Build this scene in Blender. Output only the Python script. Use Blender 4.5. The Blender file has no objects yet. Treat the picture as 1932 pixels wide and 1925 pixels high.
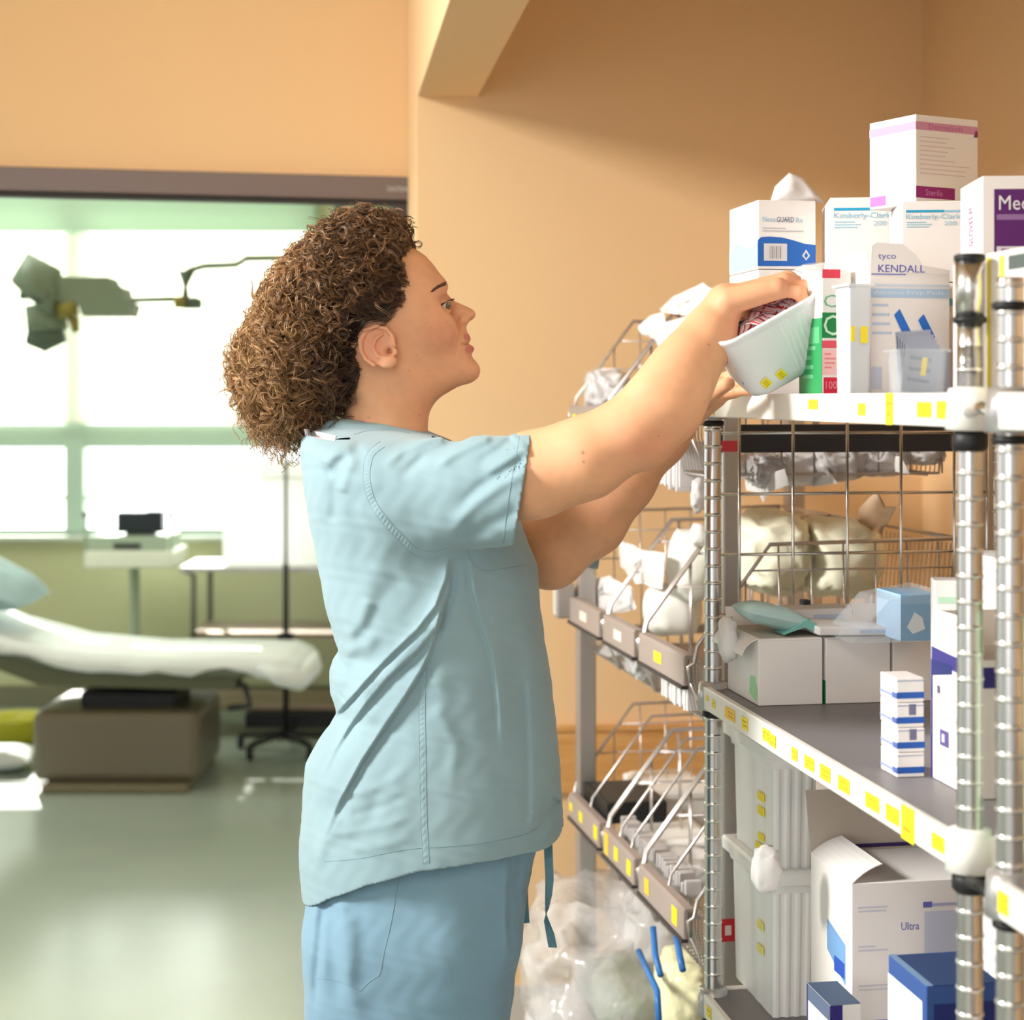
import bpy, bmesh, math, random
import numpy as np
from mathutils import Vector, Matrix, noise
random.seed(7)
SC = bpy.context.scene
COL = SC.collection
F = 3300.0; CX = 966.0; HY = 749.0; EYE = 1.42      # focal length and horizon of the 1932x1925 photograph

# ---------------------------------------------------------------- camera
cam_d = bpy.data.cameras.new('camera'); cam = bpy.data.objects.new('camera', cam_d); COL.objects.link(cam)
cam_d.sensor_fit = 'HORIZONTAL'; cam_d.sensor_width = 36.0; cam_d.lens = 36.0 * F / 1932.0
cam_d.shift_y = -(962.5 - HY) / 1932.0
cam_d.clip_start = 0.05; cam_d.clip_end = 60
cam.location = (0, 0, EYE); cam.rotation_euler = (math.pi / 2, 0, 0)
cam_d.dof.use_dof = True; cam_d.dof.focus_distance = 2.34; cam_d.dof.aperture_fstop = 4.5
SC.camera = cam

# ---------------------------------------------------------------- light
w = bpy.data.worlds.new('daylight'); SC.world = w; w.use_nodes = True
wn = w.node_tree; bg = wn.nodes['Background']; bg.inputs[0].default_value = (0.97, 1.0, 0.97, 1)
# the sky is brightest in the direction of the far windows (+y)
tc_ = wn.nodes.new('ShaderNodeTexCoord'); sp_ = wn.nodes.new('ShaderNodeSeparateXYZ'); mr_ = wn.nodes.new('ShaderNodeMapRange')
mr_.inputs['From Min'].default_value = 0.2; mr_.inputs['From Max'].default_value = 0.8; mr_.inputs['To Min'].default_value = 0.72; mr_.inputs['To Max'].default_value = 3.8
wn.links.new(tc_.outputs['Generated'], sp_.inputs[0]); wn.links.new(sp_.outputs['Y'], mr_.inputs['Value']); wn.links.new(mr_.outputs['Result'], bg.inputs[1])
def area(name, loc, tgt, sx, sy, power, color, spread=180):
    d = bpy.data.lights.new(name, 'AREA'); d.shape = 'RECTANGLE'; d.size = sx; d.size_y = sy; d.energy = power; d.color = color; d.spread = math.radians(spread)
    o = bpy.data.objects.new(name, d); COL.objects.link(o); o.location = loc
    o.rotation_euler = (Vector(tgt) - Vector(loc)).to_track_quat('-Z', 'Y').to_euler()
    return o
area('window_daylight_side', (-3.2, 1.5, 3.15), (1.2, 2.8, 0.85), 1.0, 1.0, 70, (1.0, 0.98, 0.95), 74)
area('treatment_room_fill', (-2.6, 6.1, 3.2), (-2.6, 6.2, 0), 1.8, 1.8, 45, (0.95, 1.0, 0.93))  # added fill without a visible fitting, brightens the far wall, sheet and floor
area('window_daylight_far', (-2.2, 8.6, 2.0), (-1.6, 5.0, 0.3), 3.0, 2.4, 120, (0.93, 1.0, 0.95))
area('overhead_fill', (-0.6, -0.6, 3.1), (0.3, 2.6, 1.0), 1.6, 1.2, 22, (1.0, 0.97, 0.93))  # unseen fill lamp added overhead to soften the light on nurse and shelves
area('fill_behind_camera', (-1.5, -1.7, 1.5), (0.5, 2.4, 0.9), 1.8, 1.5, 24, (1.0, 0.99, 0.98))  # made-up fill from the camera side, lifts the shaded bins and cartons
sd = bpy.data.lights.new('sun', 'SUN'); sd.energy = 11.0; sd.angle = math.radians(1.0); sd.color = (1.0, 0.97, 0.9)
sun = bpy.data.objects.new('sun', sd); COL.objects.link(sun)
sun.rotation_euler = Vector((0.36, -1.0, -0.58)).to_track_quat('-Z', 'Y').to_euler()
SC.view_settings.view_transform = 'Standard'; SC.view_settings.look = 'None'
SC.view_settings.exposure = 0.08; SC.view_settings.gamma = 1.0; SC.view_settings.use_curve_mapping = False
SC.cycles.use_denoising = True
SC.cycles.max_bounces = 8; SC.cycles.transparent_max_bounces = 24
SC.cycles.sample_clamp_indirect = 6.0

# ---------------------------------------------------------------- helpers
def lin(c):
    return tuple(((x / 255) / 12.92 if x / 255 <= 0.04045 else ((x / 255 + 0.055) / 1.055) ** 2.4) for x in c[:3]) + (1.0,)
_M = {}
def mat(name, rgb, rough=0.6, metal=0.0, spec=0.5, trans=0.0, alpha=1.0, bump=None, emit=None, vary=None, sss=0.0, attr=None, sheen=0.0, ior=1.45, transluc=0.0, coat=0.0):
    if name in _M: return _M[name]
    m = bpy.data.materials.new(name); m.use_nodes = True; nt = m.node_tree; b = nt.nodes['Principled BSDF']
    c = lin(rgb)
    b.inputs['Base Color'].default_value = c; b.inputs['Roughness'].default_value = rough; b.inputs['Metallic'].default_value = metal
    b.inputs['Specular IOR Level'].default_value = spec; b.inputs['Transmission Weight'].default_value = trans; b.inputs['Alpha'].default_value = alpha
    b.inputs['IOR'].default_value = ior
    if sheen: b.inputs['Sheen Weight'].default_value = sheen
    if coat: b.inputs['Coat Weight'].default_value = coat
    if sss:
        b.inputs['Subsurface Weight'].default_value = sss; b.inputs['Subsurface Radius'].default_value = (1.0, 0.35, 0.2); b.inputs['Subsurface Scale'].default_value = 0.006
    if emit:
        b.inputs['Emission Color'].default_value = lin(emit[0]); b.inputs['Emission Strength'].default_value = emit[1]
    tc = nt.nodes.new('ShaderNodeTexCoord')
    if vary:                                   # vary = (other rgb, noise scale, (stretch xyz))
        n = nt.nodes.new('ShaderNodeTexNoise'); n.inputs['Scale'].default_value = vary[1]; n.inputs['Detail'].default_value = 4
        mp = nt.nodes.new('ShaderNodeMapping'); mp.inputs['Scale'].default_value = vary[2] if len(vary) > 2 else (1, 1, 1)
        r = nt.nodes.new('ShaderNodeValToRGB'); r.color_ramp.elements[0].color = c; r.color_ramp.elements[1].color = lin(vary[0])
        r.color_ramp.elements[0].position = 0.35; r.color_ramp.elements[1].position = 0.68
        nt.links.new(tc.outputs['Object'], mp.inputs[0]); nt.links.new(mp.outputs[0], n.inputs['Vector'])
        nt.links.new(n.outputs['Fac'], r.inputs[0]); nt.links.new(r.outputs[0], b.inputs['Base Color'])
    if attr:
        a = nt.nodes.new('ShaderNodeAttribute'); a.attribute_name = attr; nt.links.new(a.outputs['Color'], b.inputs['Base Color'])
    if bump:                                   # bump = (scale, strength, distance)
        n = nt.nodes.new('ShaderNodeTexNoise'); n.inputs['Scale'].default_value = bump[0]; n.inputs['Detail'].default_value = 3
        bp = nt.nodes.new('ShaderNodeBump'); bp.inputs['Strength'].default_value = bump[1]; bp.inputs['Distance'].default_value = bump[2]
        nt.links.new(tc.outputs['Object'], n.inputs['Vector']); nt.links.new(n.outputs['Fac'], bp.inputs['Height']); nt.links.new(bp.outputs[0], b.inputs['Normal'])
    if transluc:
        t = nt.nodes.new('ShaderNodeBsdfTranslucent'); t.inputs[0].default_value = c; mx = nt.nodes.new('ShaderNodeMixShader'); mx.inputs[0].default_value = transluc
        out = nt.nodes['Material Output']; nt.links.new(b.outputs[0], mx.inputs[1]); nt.links.new(t.outputs[0], mx.inputs[2]); nt.links.new(mx.outputs[0], out.inputs[0])
    _M[name] = m; return m
def paint(rgb, rough=0.55):
    return mat('ink_%d_%d_%d' % tuple(rgb), rgb, rough)

class MB:
    """collects shapes and links them as one mesh object"""
    def __init__(s): s.v = []; s.f = []; s.m = []; s.sm = []; s.mats = []
    def mi(s, m):
        if m not in s.mats: s.mats.append(m)
        return s.mats.index(m)
    def add(s, V, Fc, m, smooth=False, T=None):
        o = len(s.v); k = s.mi(m)
        s.v += [tuple(T @ Vector(p)) for p in V] if T is not None else [tuple(p) for p in V]
        for f in Fc: s.f.append([i + o for i in f]); s.m.append(k); s.sm.append(smooth)
        return s
    def box(s, x0, x1, y0, y1, z0, z1, m, T=None, bev=0.0):
        if bev:
            b = bev; V = []; 
            bm = bmesh.new(); bmesh.ops.create_cube(bm, size=1)
            for v in bm.verts: v.co = ((x0 + x1) / 2 + v.co.x * (x1 - x0), (y0 + y1) / 2 + v.co.y * (y1 - y0), (z0 + z1) / 2 + v.co.z * (z1 - z0))
            bmesh.ops.bevel(bm, geom=bm.edges[:], offset=b, segments=2, affect='EDGES', profile=0.5)
            bm.verts.index_update()
            r = s.add([v.co.copy() for v in bm.verts], [[v.index for v in f.verts] for f in bm.faces], m, False, T); bm.free(); return r
        V = [(x, y, z) for x in (x0, x1) for y in (y0, y1) for z in (z0, z1)]
        return s.add(V, [(0, 1, 3, 2), (4, 6, 7, 5), (0, 4, 5, 1), (2, 3, 7, 6), (0, 2, 6, 4), (1, 5, 7, 3)], m, False, T)
    def quad(s, a, b, c, d, m): return s.add([a, b, c, d], [(0, 1, 2, 3)], m)
    def tube(s, pts, r, m, seg=8, closed=False, T=None, caps=True, flat=1.0):
        P = [Vector(p) for p in pts]; n = len(P)
        R = r if isinstance(r, (list, tuple)) else [r] * n
        V = []; Fc = []; up = None
        for i in range(n):
            a = P[i - 1] if (i > 0 or closed) else P[i]; c = P[(i + 1) % n] if (i < n - 1 or closed) else P[i]
            t = (c - a)
            if t.length < 1e-9: t = Vector((0, 0, 1))
            t.normalize()
            if up is None:
                up = Vector((0, 0, 1)) if abs(t.z) < 0.9 else Vector((1, 0, 0))
            x = up - t * up.dot(t)
            if x.length < 1e-6: x = Vector((1, 0, 0)) - t * t.x
            x.normalize(); y = t.cross(x); up = x
            for k in range(seg):
                an = 2 * math.pi * k / seg
                V.append(P[i] + x * math.cos(an) * R[i] + y * math.sin(an) * R[i] * flat)
        m_ = n if closed else n - 1
        for i in range(m_):
            for k in range(seg):
                j = (i + 1) % n
                Fc.append((i * seg + k, i * seg + (k + 1) % seg, j * seg + (k + 1) % seg, j * seg + k))
        if caps and not closed:
            Fc.append(tuple(range(seg))[::-1]); Fc.append(tuple((n - 1) * seg + k for k in range(seg)))
        return s.add(V, Fc, m, True, T)
    def lathe(s, prof, m, seg=24, T=None, c=(0, 0, 0)):
        V = [(c[0] + r * math.cos(2 * math.pi * k / seg), c[1] + r * math.sin(2 * math.pi * k / seg), c[2] + z) for r, z in prof for k in range(seg)]
        Fc = [(i * seg + k, i * seg + (k + 1) % seg, (i + 1) * seg + (k + 1) % seg, (i + 1) * seg + k) for i in range(len(prof) - 1) for k in range(seg)]
        Fc.append(tuple(range(seg))[::-1]); Fc.append(tuple((len(prof) - 1) * seg + k for k in range(seg)))
        return s.add(V, Fc, m, True, T)
    def prism(s, poly, y0, y1, m, T=None):     # polygon in x,z, from y0 to y1
        n = len(poly); V = [(x, y0, z) for x, z in poly] + [(x, y1, z) for x, z in poly]
        Fc = [tuple(range(n)), tuple(range(2 * n - 1, n - 1, -1))] + [(i, i + n, (i + 1) % n + n, (i + 1) % n) for i in range(n)]
        return s.add(V, Fc, m, False, T)
    def build(s, name, parent=None, label=None, loc=None, rotz=0.0, fix=True, subsurf=0):
        me = bpy.data.meshes.new(name); me.from_pydata(s.v, [], s.f)
        for m in s.mats: me.materials.append(m)
        me.polygons.foreach_set('material_index', s.m); me.polygons.foreach_set('use_smooth', s.sm); me.update()
        if fix:
            bm = bmesh.new(); bm.from_mesh(me); bmesh.ops.recalc_face_normals(bm, faces=bm.faces); bm.to_mesh(me); bm.free()
        o = bpy.data.objects.new(name, me); COL.objects.link(o)
        if parent: o.parent = parent
        if label: o['label'] = label
        if loc is not None: o.location = loc
        o.rotation_euler = (0, 0, rotz)
        if subsurf:
            md = o.modifiers.new('subdivision', 'SUBSURF'); md.levels = subsurf; md.render_levels = subsurf
        return o
def tag(o, label, cat, group=None):
    o['label'] = label; o['category'] = cat
    if group: o['group'] = group
    return o
def thing(name, label, cat, loc=(0, 0, 0), rotz=0.0, group=None):
    o = bpy.data.objects.new(name, None); o.empty_display_size = 0.05; COL.objects.link(o)
    o.location = loc; o.rotation_euler = (0, 0, rotz); return tag(o, label, cat, group)
def struct(name, mb, loc=None, rotz=0.0):
    o = mb.build(name, loc=loc, rotz=rotz); o['kind'] = 'structure'; return o
def at(px, py, Y):                              # world point seen at a pixel of the photograph, Y metres away
    return Vector(((px - CX) * Y / F, Y, EYE - (py - HY) * Y / F))
def copy_tree(o, parent=None):
    c = o.copy(); COL.objects.link(c); c.parent = parent
    for ch in list(o.children): copy_tree(ch, c)
    return c
_TX = {}
def text_geo(s):
    if s not in _TX:
        cu = bpy.data.curves.new('lettering', 'FONT'); cu.body = s; cu.resolution_u = 2
        o = bpy.data.objects.new('lettering', cu); COL.objects.link(o)
        dg = bpy.context.evaluated_depsgraph_get(); dg.update(); me = o.evaluated_get(dg).to_mesh()
        V = [v.co.copy() for v in me.vertices]; Fc = [list(p.vertices) for p in me.polygons]
        x0 = min(v.x for v in V); x1 = max(v.x for v in V); y0 = min(v.y for v in V); y1 = max(v.y for v in V)
        _TX[s] = ([((v.x - x0) / (x1 - x0), (v.y - y0) / (y1 - y0)) for v in V], Fc)
        bpy.data.objects.remove(o); bpy.data.curves.remove(cu)
    return _TX[s]
# ================================================================ the setting
WALL = mat('tan_wall_paint', (239, 202, 155), 0.75, bump=(90, 0.06, 0.002), spec=0.25)
WALLG = mat('far_wall_paint', (196, 198, 158), 0.75, spec=0.2)
CEIL = mat('ceiling_paint', (235, 226, 205), 0.8)
FLOORM = mat('polished_vinyl_floor', (166, 178, 166), 0.25, bump=(5, 0.05, 0.004), vary=((160, 172, 162), 2.0), spec=1.0)
FRAME = mat('window_frame_paint', (178, 202, 184), 0.5)
HEADM = mat('grey_door_head_metal', (124, 110, 108), 0.45, metal=0.2)
BLIND = mat('blind_slat_vinyl', (240, 240, 230), 0.5, transluc=0.6)
WOOD = mat('bumper_rail_wood', (222, 170, 106), 0.5, vary=((206, 148, 84), 6.0, (1, 1, 12)))
LA = math.atan2(0.110, 0.994)                   # yaw of the alcove walls
WC = Vector((-0.211, 3.90, 0))                  # left corner of the tan back wall
m = MB(); m.box(-9, 3.2, -2.2, 8.2, -0.1, 0, FLOORM); struct('floor', m)
m = MB(); m.box(0, 1.42, 0, 0.44, 0, 3.3, WALL); struct('wall_back', m, WC, LA)
m = MB(); m.box(0, 0.136, -5.6, 0, 2.09, 3.3, WALL, bev=0.003); struct('wall_header', m, WC, LA)
m = MB(); m.box(1.163, 1.30, -5.6, 0.1, 0, 3.3, WALL); struct('wall_right', m, WC, LA)
m = MB(); m.box(0.1, 1.3, -5.6, 0.1, 2.75, 2.85, CEIL, T=Matrix.Rotation(0, 4, 'Z')); struct('ceiling_alcove', m, WC, LA)
m = MB(); m.box(-9, 3.2, -2.2, 8.2, 3.3, 3.4, CEIL); struct('ceiling', m)
m = MB()
m.box(0.002, 1.16, -0.016, 0, 0.53, 0.675, WOOD, bev=0.003); m.box(0.002, 1.16, -0.020, -0.004, 0.668, 0.682, WOOD, bev=0.002)
struct('trim_1', m, WC, LA)
# header wall of the wide opening to the treatment room, yawed 12 degrees
HA = math.radians(12); HO = Vector((-0.26, 4.34, 0))
m = MB(); m.box(-3.6, 0.03, 0, 0.14, 1.955, 3.3, WALL); struct('wall_left', m, HO, HA)
m = MB()
m.box(-3.6, 0.0, -0.035, 0.10, 1.905, 1.962, HEADM, bev=0.003); m.box(-3.6, 0.0, -0.02, 0.02, 1.893, 1.906, mat('dark_groove', (60, 54, 54), 0.6), bev=0.001)
o = struct('trim_2', m, HO, HA)
m = MB()
V, Fc = text_geo('CAUTION')
m.add([(-0.055 + x * 0.05, -0.0365, 1.925 + y * 0.012) for x, y in V], Fc, paint((215, 215, 210)))
o2 = m.build('lettering', parent=o)
m = MB(); m.box(-0.035, 0.0, -0.02, 0.08, 0, 1.895, mat('dark_jamb', (70, 62, 64), 0.5), bev=0.002); struct('trim_3', m, HO, HA)
# far wall with the window band
WY = 8.0; WX1 = -0.895
m = MB()
m.box(-9, 3.2, WY, WY + 0.2, 0, 0.787, WALLG); m.box(-9, 3.2, WY, WY + 0.2, 2.36, 3.3, WALLG); m.box(WX1, 3.2, WY, WY + 0.2, 0.787, 2.36, WALLG)
m.box(-9, -4.6, WY, WY + 0.2, 0.787, 2.36, WALLG)
struct('wall_far', m)
m = MB()
m.box(-4.6, WX1, WY + 0.02, WY + 0.10, 0.775, 0.815, FRAME); m.box(-4.6, WX1, WY + 0.02, WY + 0.10, 2.31, 2.36, FRAME)
m.box(-4.6, WX1, WY + 0.025, WY + 0.095, 1.187, 1.296, FRAME)
m.box(WX1 - 0.05, WX1 - 0.001, WY + 0.022, WY + 0.098, 0.79, 2.35, FRAME)
for x in (-4.6, -2.05): m.box(x, x + 0.085, WY + 0.021, WY + 0.099, 0.80, 2.33, FRAME)
m.box(-4.6, WX1, WY + 0.06, WY + 0.09, 0.945, 0.965, FRAME)
win = struct('window_1', m)
m = MB(); m.box(-4.6, WX1, WY + 0.05, WY + 0.054, 0.79, 2.34, mat('window_glass', (235, 255, 240), 0.05, alpha=0.06)); m.build('window_pane', parent=win)
m = MB(); m.box(-4.7, WX1 + 0.03, WY - 0.05, WY + 0.02, 0.765, 0.787, mat('sill_paint', (205, 216, 205), 0.4), bev=0.004); m.build('window_sill', parent=win)
bl = thing('window_blind', 'cream horizontal slat blind lowered over the upper panes of the far window', 'blind', (-2.75, WY - 0.03, 1.30))
m = MB(); m.box(-1.85, 1.85, -0.03, 0.02, 0.87, 1.02, mat('blind_valance', (205, 224, 204), 0.6, transluc=0.3), bev=0.005); m.build('head_rail', parent=bl)
m = MB()
for i in range(36):
    z = 0.03 + i * 0.0235
    T = Matrix.Translation((0, 0, z)) @ Matrix.Rotation(math.radians(-62), 4, 'X')
    m.box(-1.84, 1.84, -0.0125, 0.0125, -0.0006, 0.0006, BLIND, T)
m.build('slat', parent=bl)
bl.children[1]['label'] = 'row of thin horizontal slats'
m = MB(); m.box(-1.84, 1.84, -0.014, 0.014, 0.0, 0.018, BLIND, bev=0.003); m.build('bottom_rail', parent=bl)
m = MB(); m.box(-9, 3.2, WY - 0.012, WY, 0, 0.10, mat('far_baseboard', (120, 118, 95), 0.5)); struct('baseboard_far', m)
m = MB(); m.box(0.0, 1.16, -0.012, 0, 0, 0.10, mat('tan_baseboard', (205, 196, 184), 0.5)); struct('baseboard_back', m, WC, LA)
m = MB(); m.box(1.151, 1.163, -5.6, -0.01, 0, 0.10, mat('tan_baseboard', (205, 196, 184), 0.5)); struct('baseboard_right', m, WC, LA)
# door frame seen beyond the opening, right of the window
m = MB(); m.box(-0.565, -0.50, WY - 0.03, WY, 0, 2.28, mat('orange_brown_wood', (176, 104, 60), 0.5), bev=0.004); struct('door_1', m)

# ================================================================ treatment room
STEEL = mat('brushed_steel', (190, 188, 184), 0.3, metal=0.9)
DARK = mat('dark_grey_plastic', (52, 54, 56), 0.5)
BLK = mat('black_rubber', (22, 22, 24), 0.5)
SHEET = mat('white_sheet', (242, 248, 248), 0.8, bump=(9, 0.5, 0.03))
BLUEP = mat('pale_blue_pillow', (168, 196, 200), 0.8, bump=(10, 0.6, 0.02))
# exam table
t = thing('exam_table', 'low treatment table with white sheet and raised head on a grey pedestal', 'examination table', (-1.43, 6.55, 0))
BASEM = mat('grey_brown_base', (112, 104, 86), 0.35, spec=0.6)
m = MB(); m.box(-0.30, 0.30, -0.25, 0.25, 0.03, 0.285, BASEM, bev=0.03); m.box(-0.255, 0.27, -0.30, 0.30, 0, 0.03, mat('base_plate', (120, 112, 88), 0.4), bev=0.008); m.build('pedestal', parent=t)
m = MB(); m.box(-0.15, 0.20, -0.15, 0.15, 0.27, 0.34, BLK, bev=0.01); m.box(-0.02, 0.05, -0.06, 0.06, 0.33, 0.42, DARK); m.build('lift_column', parent=t)
UF = mat('under_frame_olive', (98, 100, 74), 0.5)
m = MB(); m.prism([(-0.75, 0.56), (-0.28, 0.38), (0.42, 0.36), (0.45, 0.42), (-0.25, 0.45), (-0.72, 0.64)], -0.24, 0.24, UF); m.tube([(0.42, -0.2, 0.39), (0.46, -0.2, 0.37), (0.48, -0.2, 0.30), (0.40, -0.2, 0.29)], 0.012, DARK)
m.build('under_frame', parent=t)
prof = [(-0.98, 0.76), (-0.7, 0.66), (-0.45, 0.565), (-0.2, 0.50), (0.1, 0.475), (0.4, 0.475), (0.6, 0.47), (0.66, 0.445)]
def slab(prof, hw, th, m, mb, n=4, droop=0.05):
    V = []; rows = []
    ys = [-hw, -hw * 0.98, -hw * 0.5, 0, hw * 0.5, hw * 0.98, hw]
    for i, (x, z) in enumerate(prof):
        top = [(x, y, z - (0.02 if abs(y) == hw else 0)) for y in ys]
        wob = droop * (0.5 + 0.7 * noise.noise(Vector((i * 0.43, 3.3, 0))))
        top = [(x, -hw - 0.01, z - th - wob)] + top + [(x, hw + 0.01, z - th - wob)]
        V += top
    k = len(ys) + 2; Fc = [(i * k + j, i * k + j + 1, (i + 1) * k + j + 1, (i + 1) * k + j) for i in range(len(prof) - 1) for j in range(k - 1)]
    Fc += [(i * k, (i + 1) * k, (i + 1) * k + k - 1, i * k + k - 1) for i in range(len(prof) - 1)]
    Fc += [tuple(range(k)), tuple((len(prof) - 1) * k + j for j in range(k))]
    mb.add(V, Fc, m, True)
def dens(prof, n):
    out = []
    for a, b in zip(prof[:-1], prof[1:]):
        for i in range(n): out.append((a[0] + (b[0] - a[0]) * i / n, a[1] + (b[1] - a[1]) * i / n))
    return out + [prof[-1]]
m = MB(); slab(dens([(x, z - 0.012) for x, z in prof], 3), 0.265, 0.045, mat('table_cushion', (120, 128, 108), 0.5), m, droop=0.0); m.build('cushion', parent=t)
m = MB(); slab(dens(prof, 5), 0.28, 0.012, SHEET, m, droop=0.06); m.tube([(0.52, -0.29, 0.45), (0.60, -0.31, 0.42), (0.66, -0.25, 0.40), (0.68, 0, 0.41), (0.66, 0.25, 0.42)], [0.015, 0.032, 0.04, 0.04, 0.02], SHEET, seg=10); m.build('sheet', parent=t)
def pillow(mb, c, sx, sy, sz, m, T=None, nx=20, ny=14, seed=0):
    V = []; Fc = []
    for s in (1, -1):
        o = len(V)
        for i in range(nx + 1):
            for j in range(ny + 1):
                u = i / nx * 2 - 1; v = j / ny * 2 - 1
                h = (max(0, 1 - abs(u) ** 3.0) * max(0, 1 - abs(v) ** 3.0)) ** 0.5
                nz = noise.noise(Vector((u * 2.2 + seed, v * 2.2, s))) * 0.18 * h
                V.append((c[0] + u * sx * (1 - 0.06 * (1 - abs(v))), c[1] + v * sy, c[2] + s * h * sz * (1 + nz)))
        for i in range(nx):
            for j in range(ny):
                a = o + i * (ny + 1) + j; q = (a, a + 1, a + ny + 2, a + ny + 1); Fc.append(q if s < 0 else q[::-1])
    mb.add(V, Fc, m, True, T)
T = Matrix.Translation((-1.43 - 0.60, 6.52, 0.755)) @ Matrix.Rotation(math.radians(19), 4, 'Y')
m = MB(); pillow(m, (0, 0, 0), 0.27, 0.22, 0.085, BLUEP, T, seed=3); tag(m.build('pillow'), 'pale blue pillow on the raised head of the treatment table', 'pillow')
# instrument cart
t = thing('instrument_cart', 'steel cart with shelves on black casters below the far window', 'cart', (-1.05, 7.45, 0))
m = MB(); m.box(-0.33, 0.55, -0.22, 0.22, 0.695, 0.715, STEEL, bev=0.004); m.build('cart_top', parent=t)
for z in (0.42, 0.12):
    m = MB(); m.box(-0.29, 0.55, -0.2, 0.2, z, z + 0.02, mat('cart_shelf_metal', (150, 132, 112), 0.4, metal=0.5), bev=0.004); m.build('cart_shelf', parent=t)
for x in (-0.27, 0.53):
    for y in (-0.2, 0.2):
        m = MB(); m.tube([(x - 0.05 * (x < 0), y, 0.705), (x, y, 0.68), (x, y, 0.1)], 0.012, mat('cart_leg_metal', (120, 124, 112), 0.35, metal=0.6)); m.build('leg', parent=t)
        m = MB(); m.tube([(x - 0.012, y, 0.045), (x + 0.012, y, 0.045)], 0.045, BLK, seg=16); m.tube([(x, y, 0.045), (x, y, 0.1)], 0.008, BLK); m.build('caster', parent=t)
m = MB(); m.box(-0.05, 0.55, -0.25, -0.17, 0.055, 0.115, BLK, bev=0.005); m.build('bumper', parent=t)
m = MB(); m.box(-0.16, 0.45, -0.15, 0.15, 0, 0.43, mat('translucent_white_cover', (250, 252, 250), 0.3, transluc=0.8), bev=0.02)
tag(m.build('equipment_cover', loc=(-1.05, 7.45, 0.716)), 'bright white translucent cover standing on the steel cart by the far window', 'cover')
# iv pole
t = thing('infusion_pole', 'thin black infusion pole standing left of the nurse before the far cart', 'pole', (-0.905, 7.0, 0))
m = MB(); m.tube([(0, 0, 0.05), (0, 0, 0.75)], 0.012, BLK); m.tube([(0, 0, 0.75), (0, 0, 1.28)], 0.007, BLK); m.build('pole', parent=t)
for k in range(5):
    a = k * math.tau / 5 + 0.3
    m = MB(); m.tube([(0, 0, 0.075), (0.2 * math.cos(a), 0.2 * math.sin(a), 0.055)], 0.012, BLK); m.build('leg', parent=t)
    m = MB(); m.tube([(0.2 * math.cos(a) - 0.01, 0.2 * math.sin(a), 0.03), (0.2 * math.cos(a) + 0.01, 0.2 * math.sin(a), 0.03)], 0.03, BLK, seg=14); m.build('caster', parent=t)
m = MB(); m.box(-0.03, 0.03, -0.025, 0.025, 0.44, 0.475, BLK, bev=0.004); m.build('clamp', parent=t)
m = MB(); m.tube([(-0.09, 0, 1.11), (-0.08, 0, 1.09), (0, 0, 1.10), (0.08, 0, 1.09), (0.09, 0, 1.11)], 0.004, STEEL); m.build('hook', parent=t)
# monitor stand
t = thing('instrument_stand', 'pale green stand with tray and small drawer in front of the far window', 'stand', (-1.64, 7.6, 0))
G = mat('pale_green_enamel', (172, 190, 166), 0.4)
m = MB(); m.tube([(0, 0, 0.03), (0, 0, 0.70)], 0.022, G, seg=14); m.build('pole', parent=t)
m = MB(); m.box(-0.2, 0.2, -0.2, 0.2, 0, 0.03, G, bev=0.01); m.build('base', parent=t)
m = MB(); m.box(-0.17, 0.17, -0.16, 0.16, 0.765, 0.825, G, bev=0.004); m.box(-0.055, 0.06, -0.166, -0.158, 0.775, 0.797, DARK, bev=0.002); m.build('drawer_box', parent=t)
m = MB(); m.box(-0.18, 0.20, -0.17, 0.17, 0.69, 0.765, mat('cream_tray', (236, 240, 222), 0.4), bev=0.01); m.build('tray', parent=t)
for x in (-0.175, 0.19):
    m = MB(); m.tube([(x, -0.16, 0.69), (x, -0.16, 0.90), (x - 0.01, -0.16, 0.915)], 0.006, G); m.lathe([(0.001, 0), (0.012, 0.006), (0.012, 0.02), (0.001, 0.026)], DARK, seg=10, c=(x, -0.16, 0.905)); m.build('hanger', parent=t)
t2 = thing('monitor', 'small black monitor standing on the pale green instrument stand', 'monitor', (-1.60, 7.55, 0.826))
m = MB(); m.box(-0.098, 0.098, -0.04, 0.04, 0.01, 0.098, mat('monitor_black', (24, 30, 34), 0.3), bev=0.006); m.box(0.03, 0.098, -0.042, 0.03, 0.09, 0.103, mat('monitor_black', (24, 30, 34), 0.3), bev=0.003); m.build('housing', parent=t2)
m = MB(); m.box(-0.085, 0.085, -0.043, -0.040, 0.02, 0.088, mat('dark_screen', (34, 42, 46), 0.15)); m.build('screen', parent=t2)
m = MB(); m.box(-0.06, 0.06, -0.04, 0.04, 0, 0.012, DARK); m.build('foot', parent=t2)
# ceiling arm with lamp head
t = thing('procedure_lamp', 'grey green ceiling mounted procedure lamp hanging in front of the window blind', 'lamp', at(130, 575, 6.0))
LG = mat('lamp_grey_green', (132, 152, 130), 0.45); LD = mat('lamp_dark_green', (92, 112, 96), 0.5); YO = mat('lamp_olive_knob', (150, 142, 70), 0.5)
s = 6.0 / F
def lp(x, y, d=0): return ((x - 130) * s, d, -(y - 575) * s)
m = MB(); m.tube([lp(62, 560, -0.02), lp(75, 545, -0.02), lp(110, 545, 0.01)], [0.09, 0.13, 0.07], LG, seg=18); m.box(*[lp(85, 0)[0], lp(108, 0)[0]], -0.03, 0.03, lp(0, 560)[2], lp(0, 508)[2], LG, bev=0.01)
m.tube([lp(38, 558), lp(70, 558)], 0.014, LD); m.tube([lp(92, 560, -0.12), lp(92, 560, -0.08)], 0.03, LD, seg=14); m.build('lamp_head', parent=t)
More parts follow.
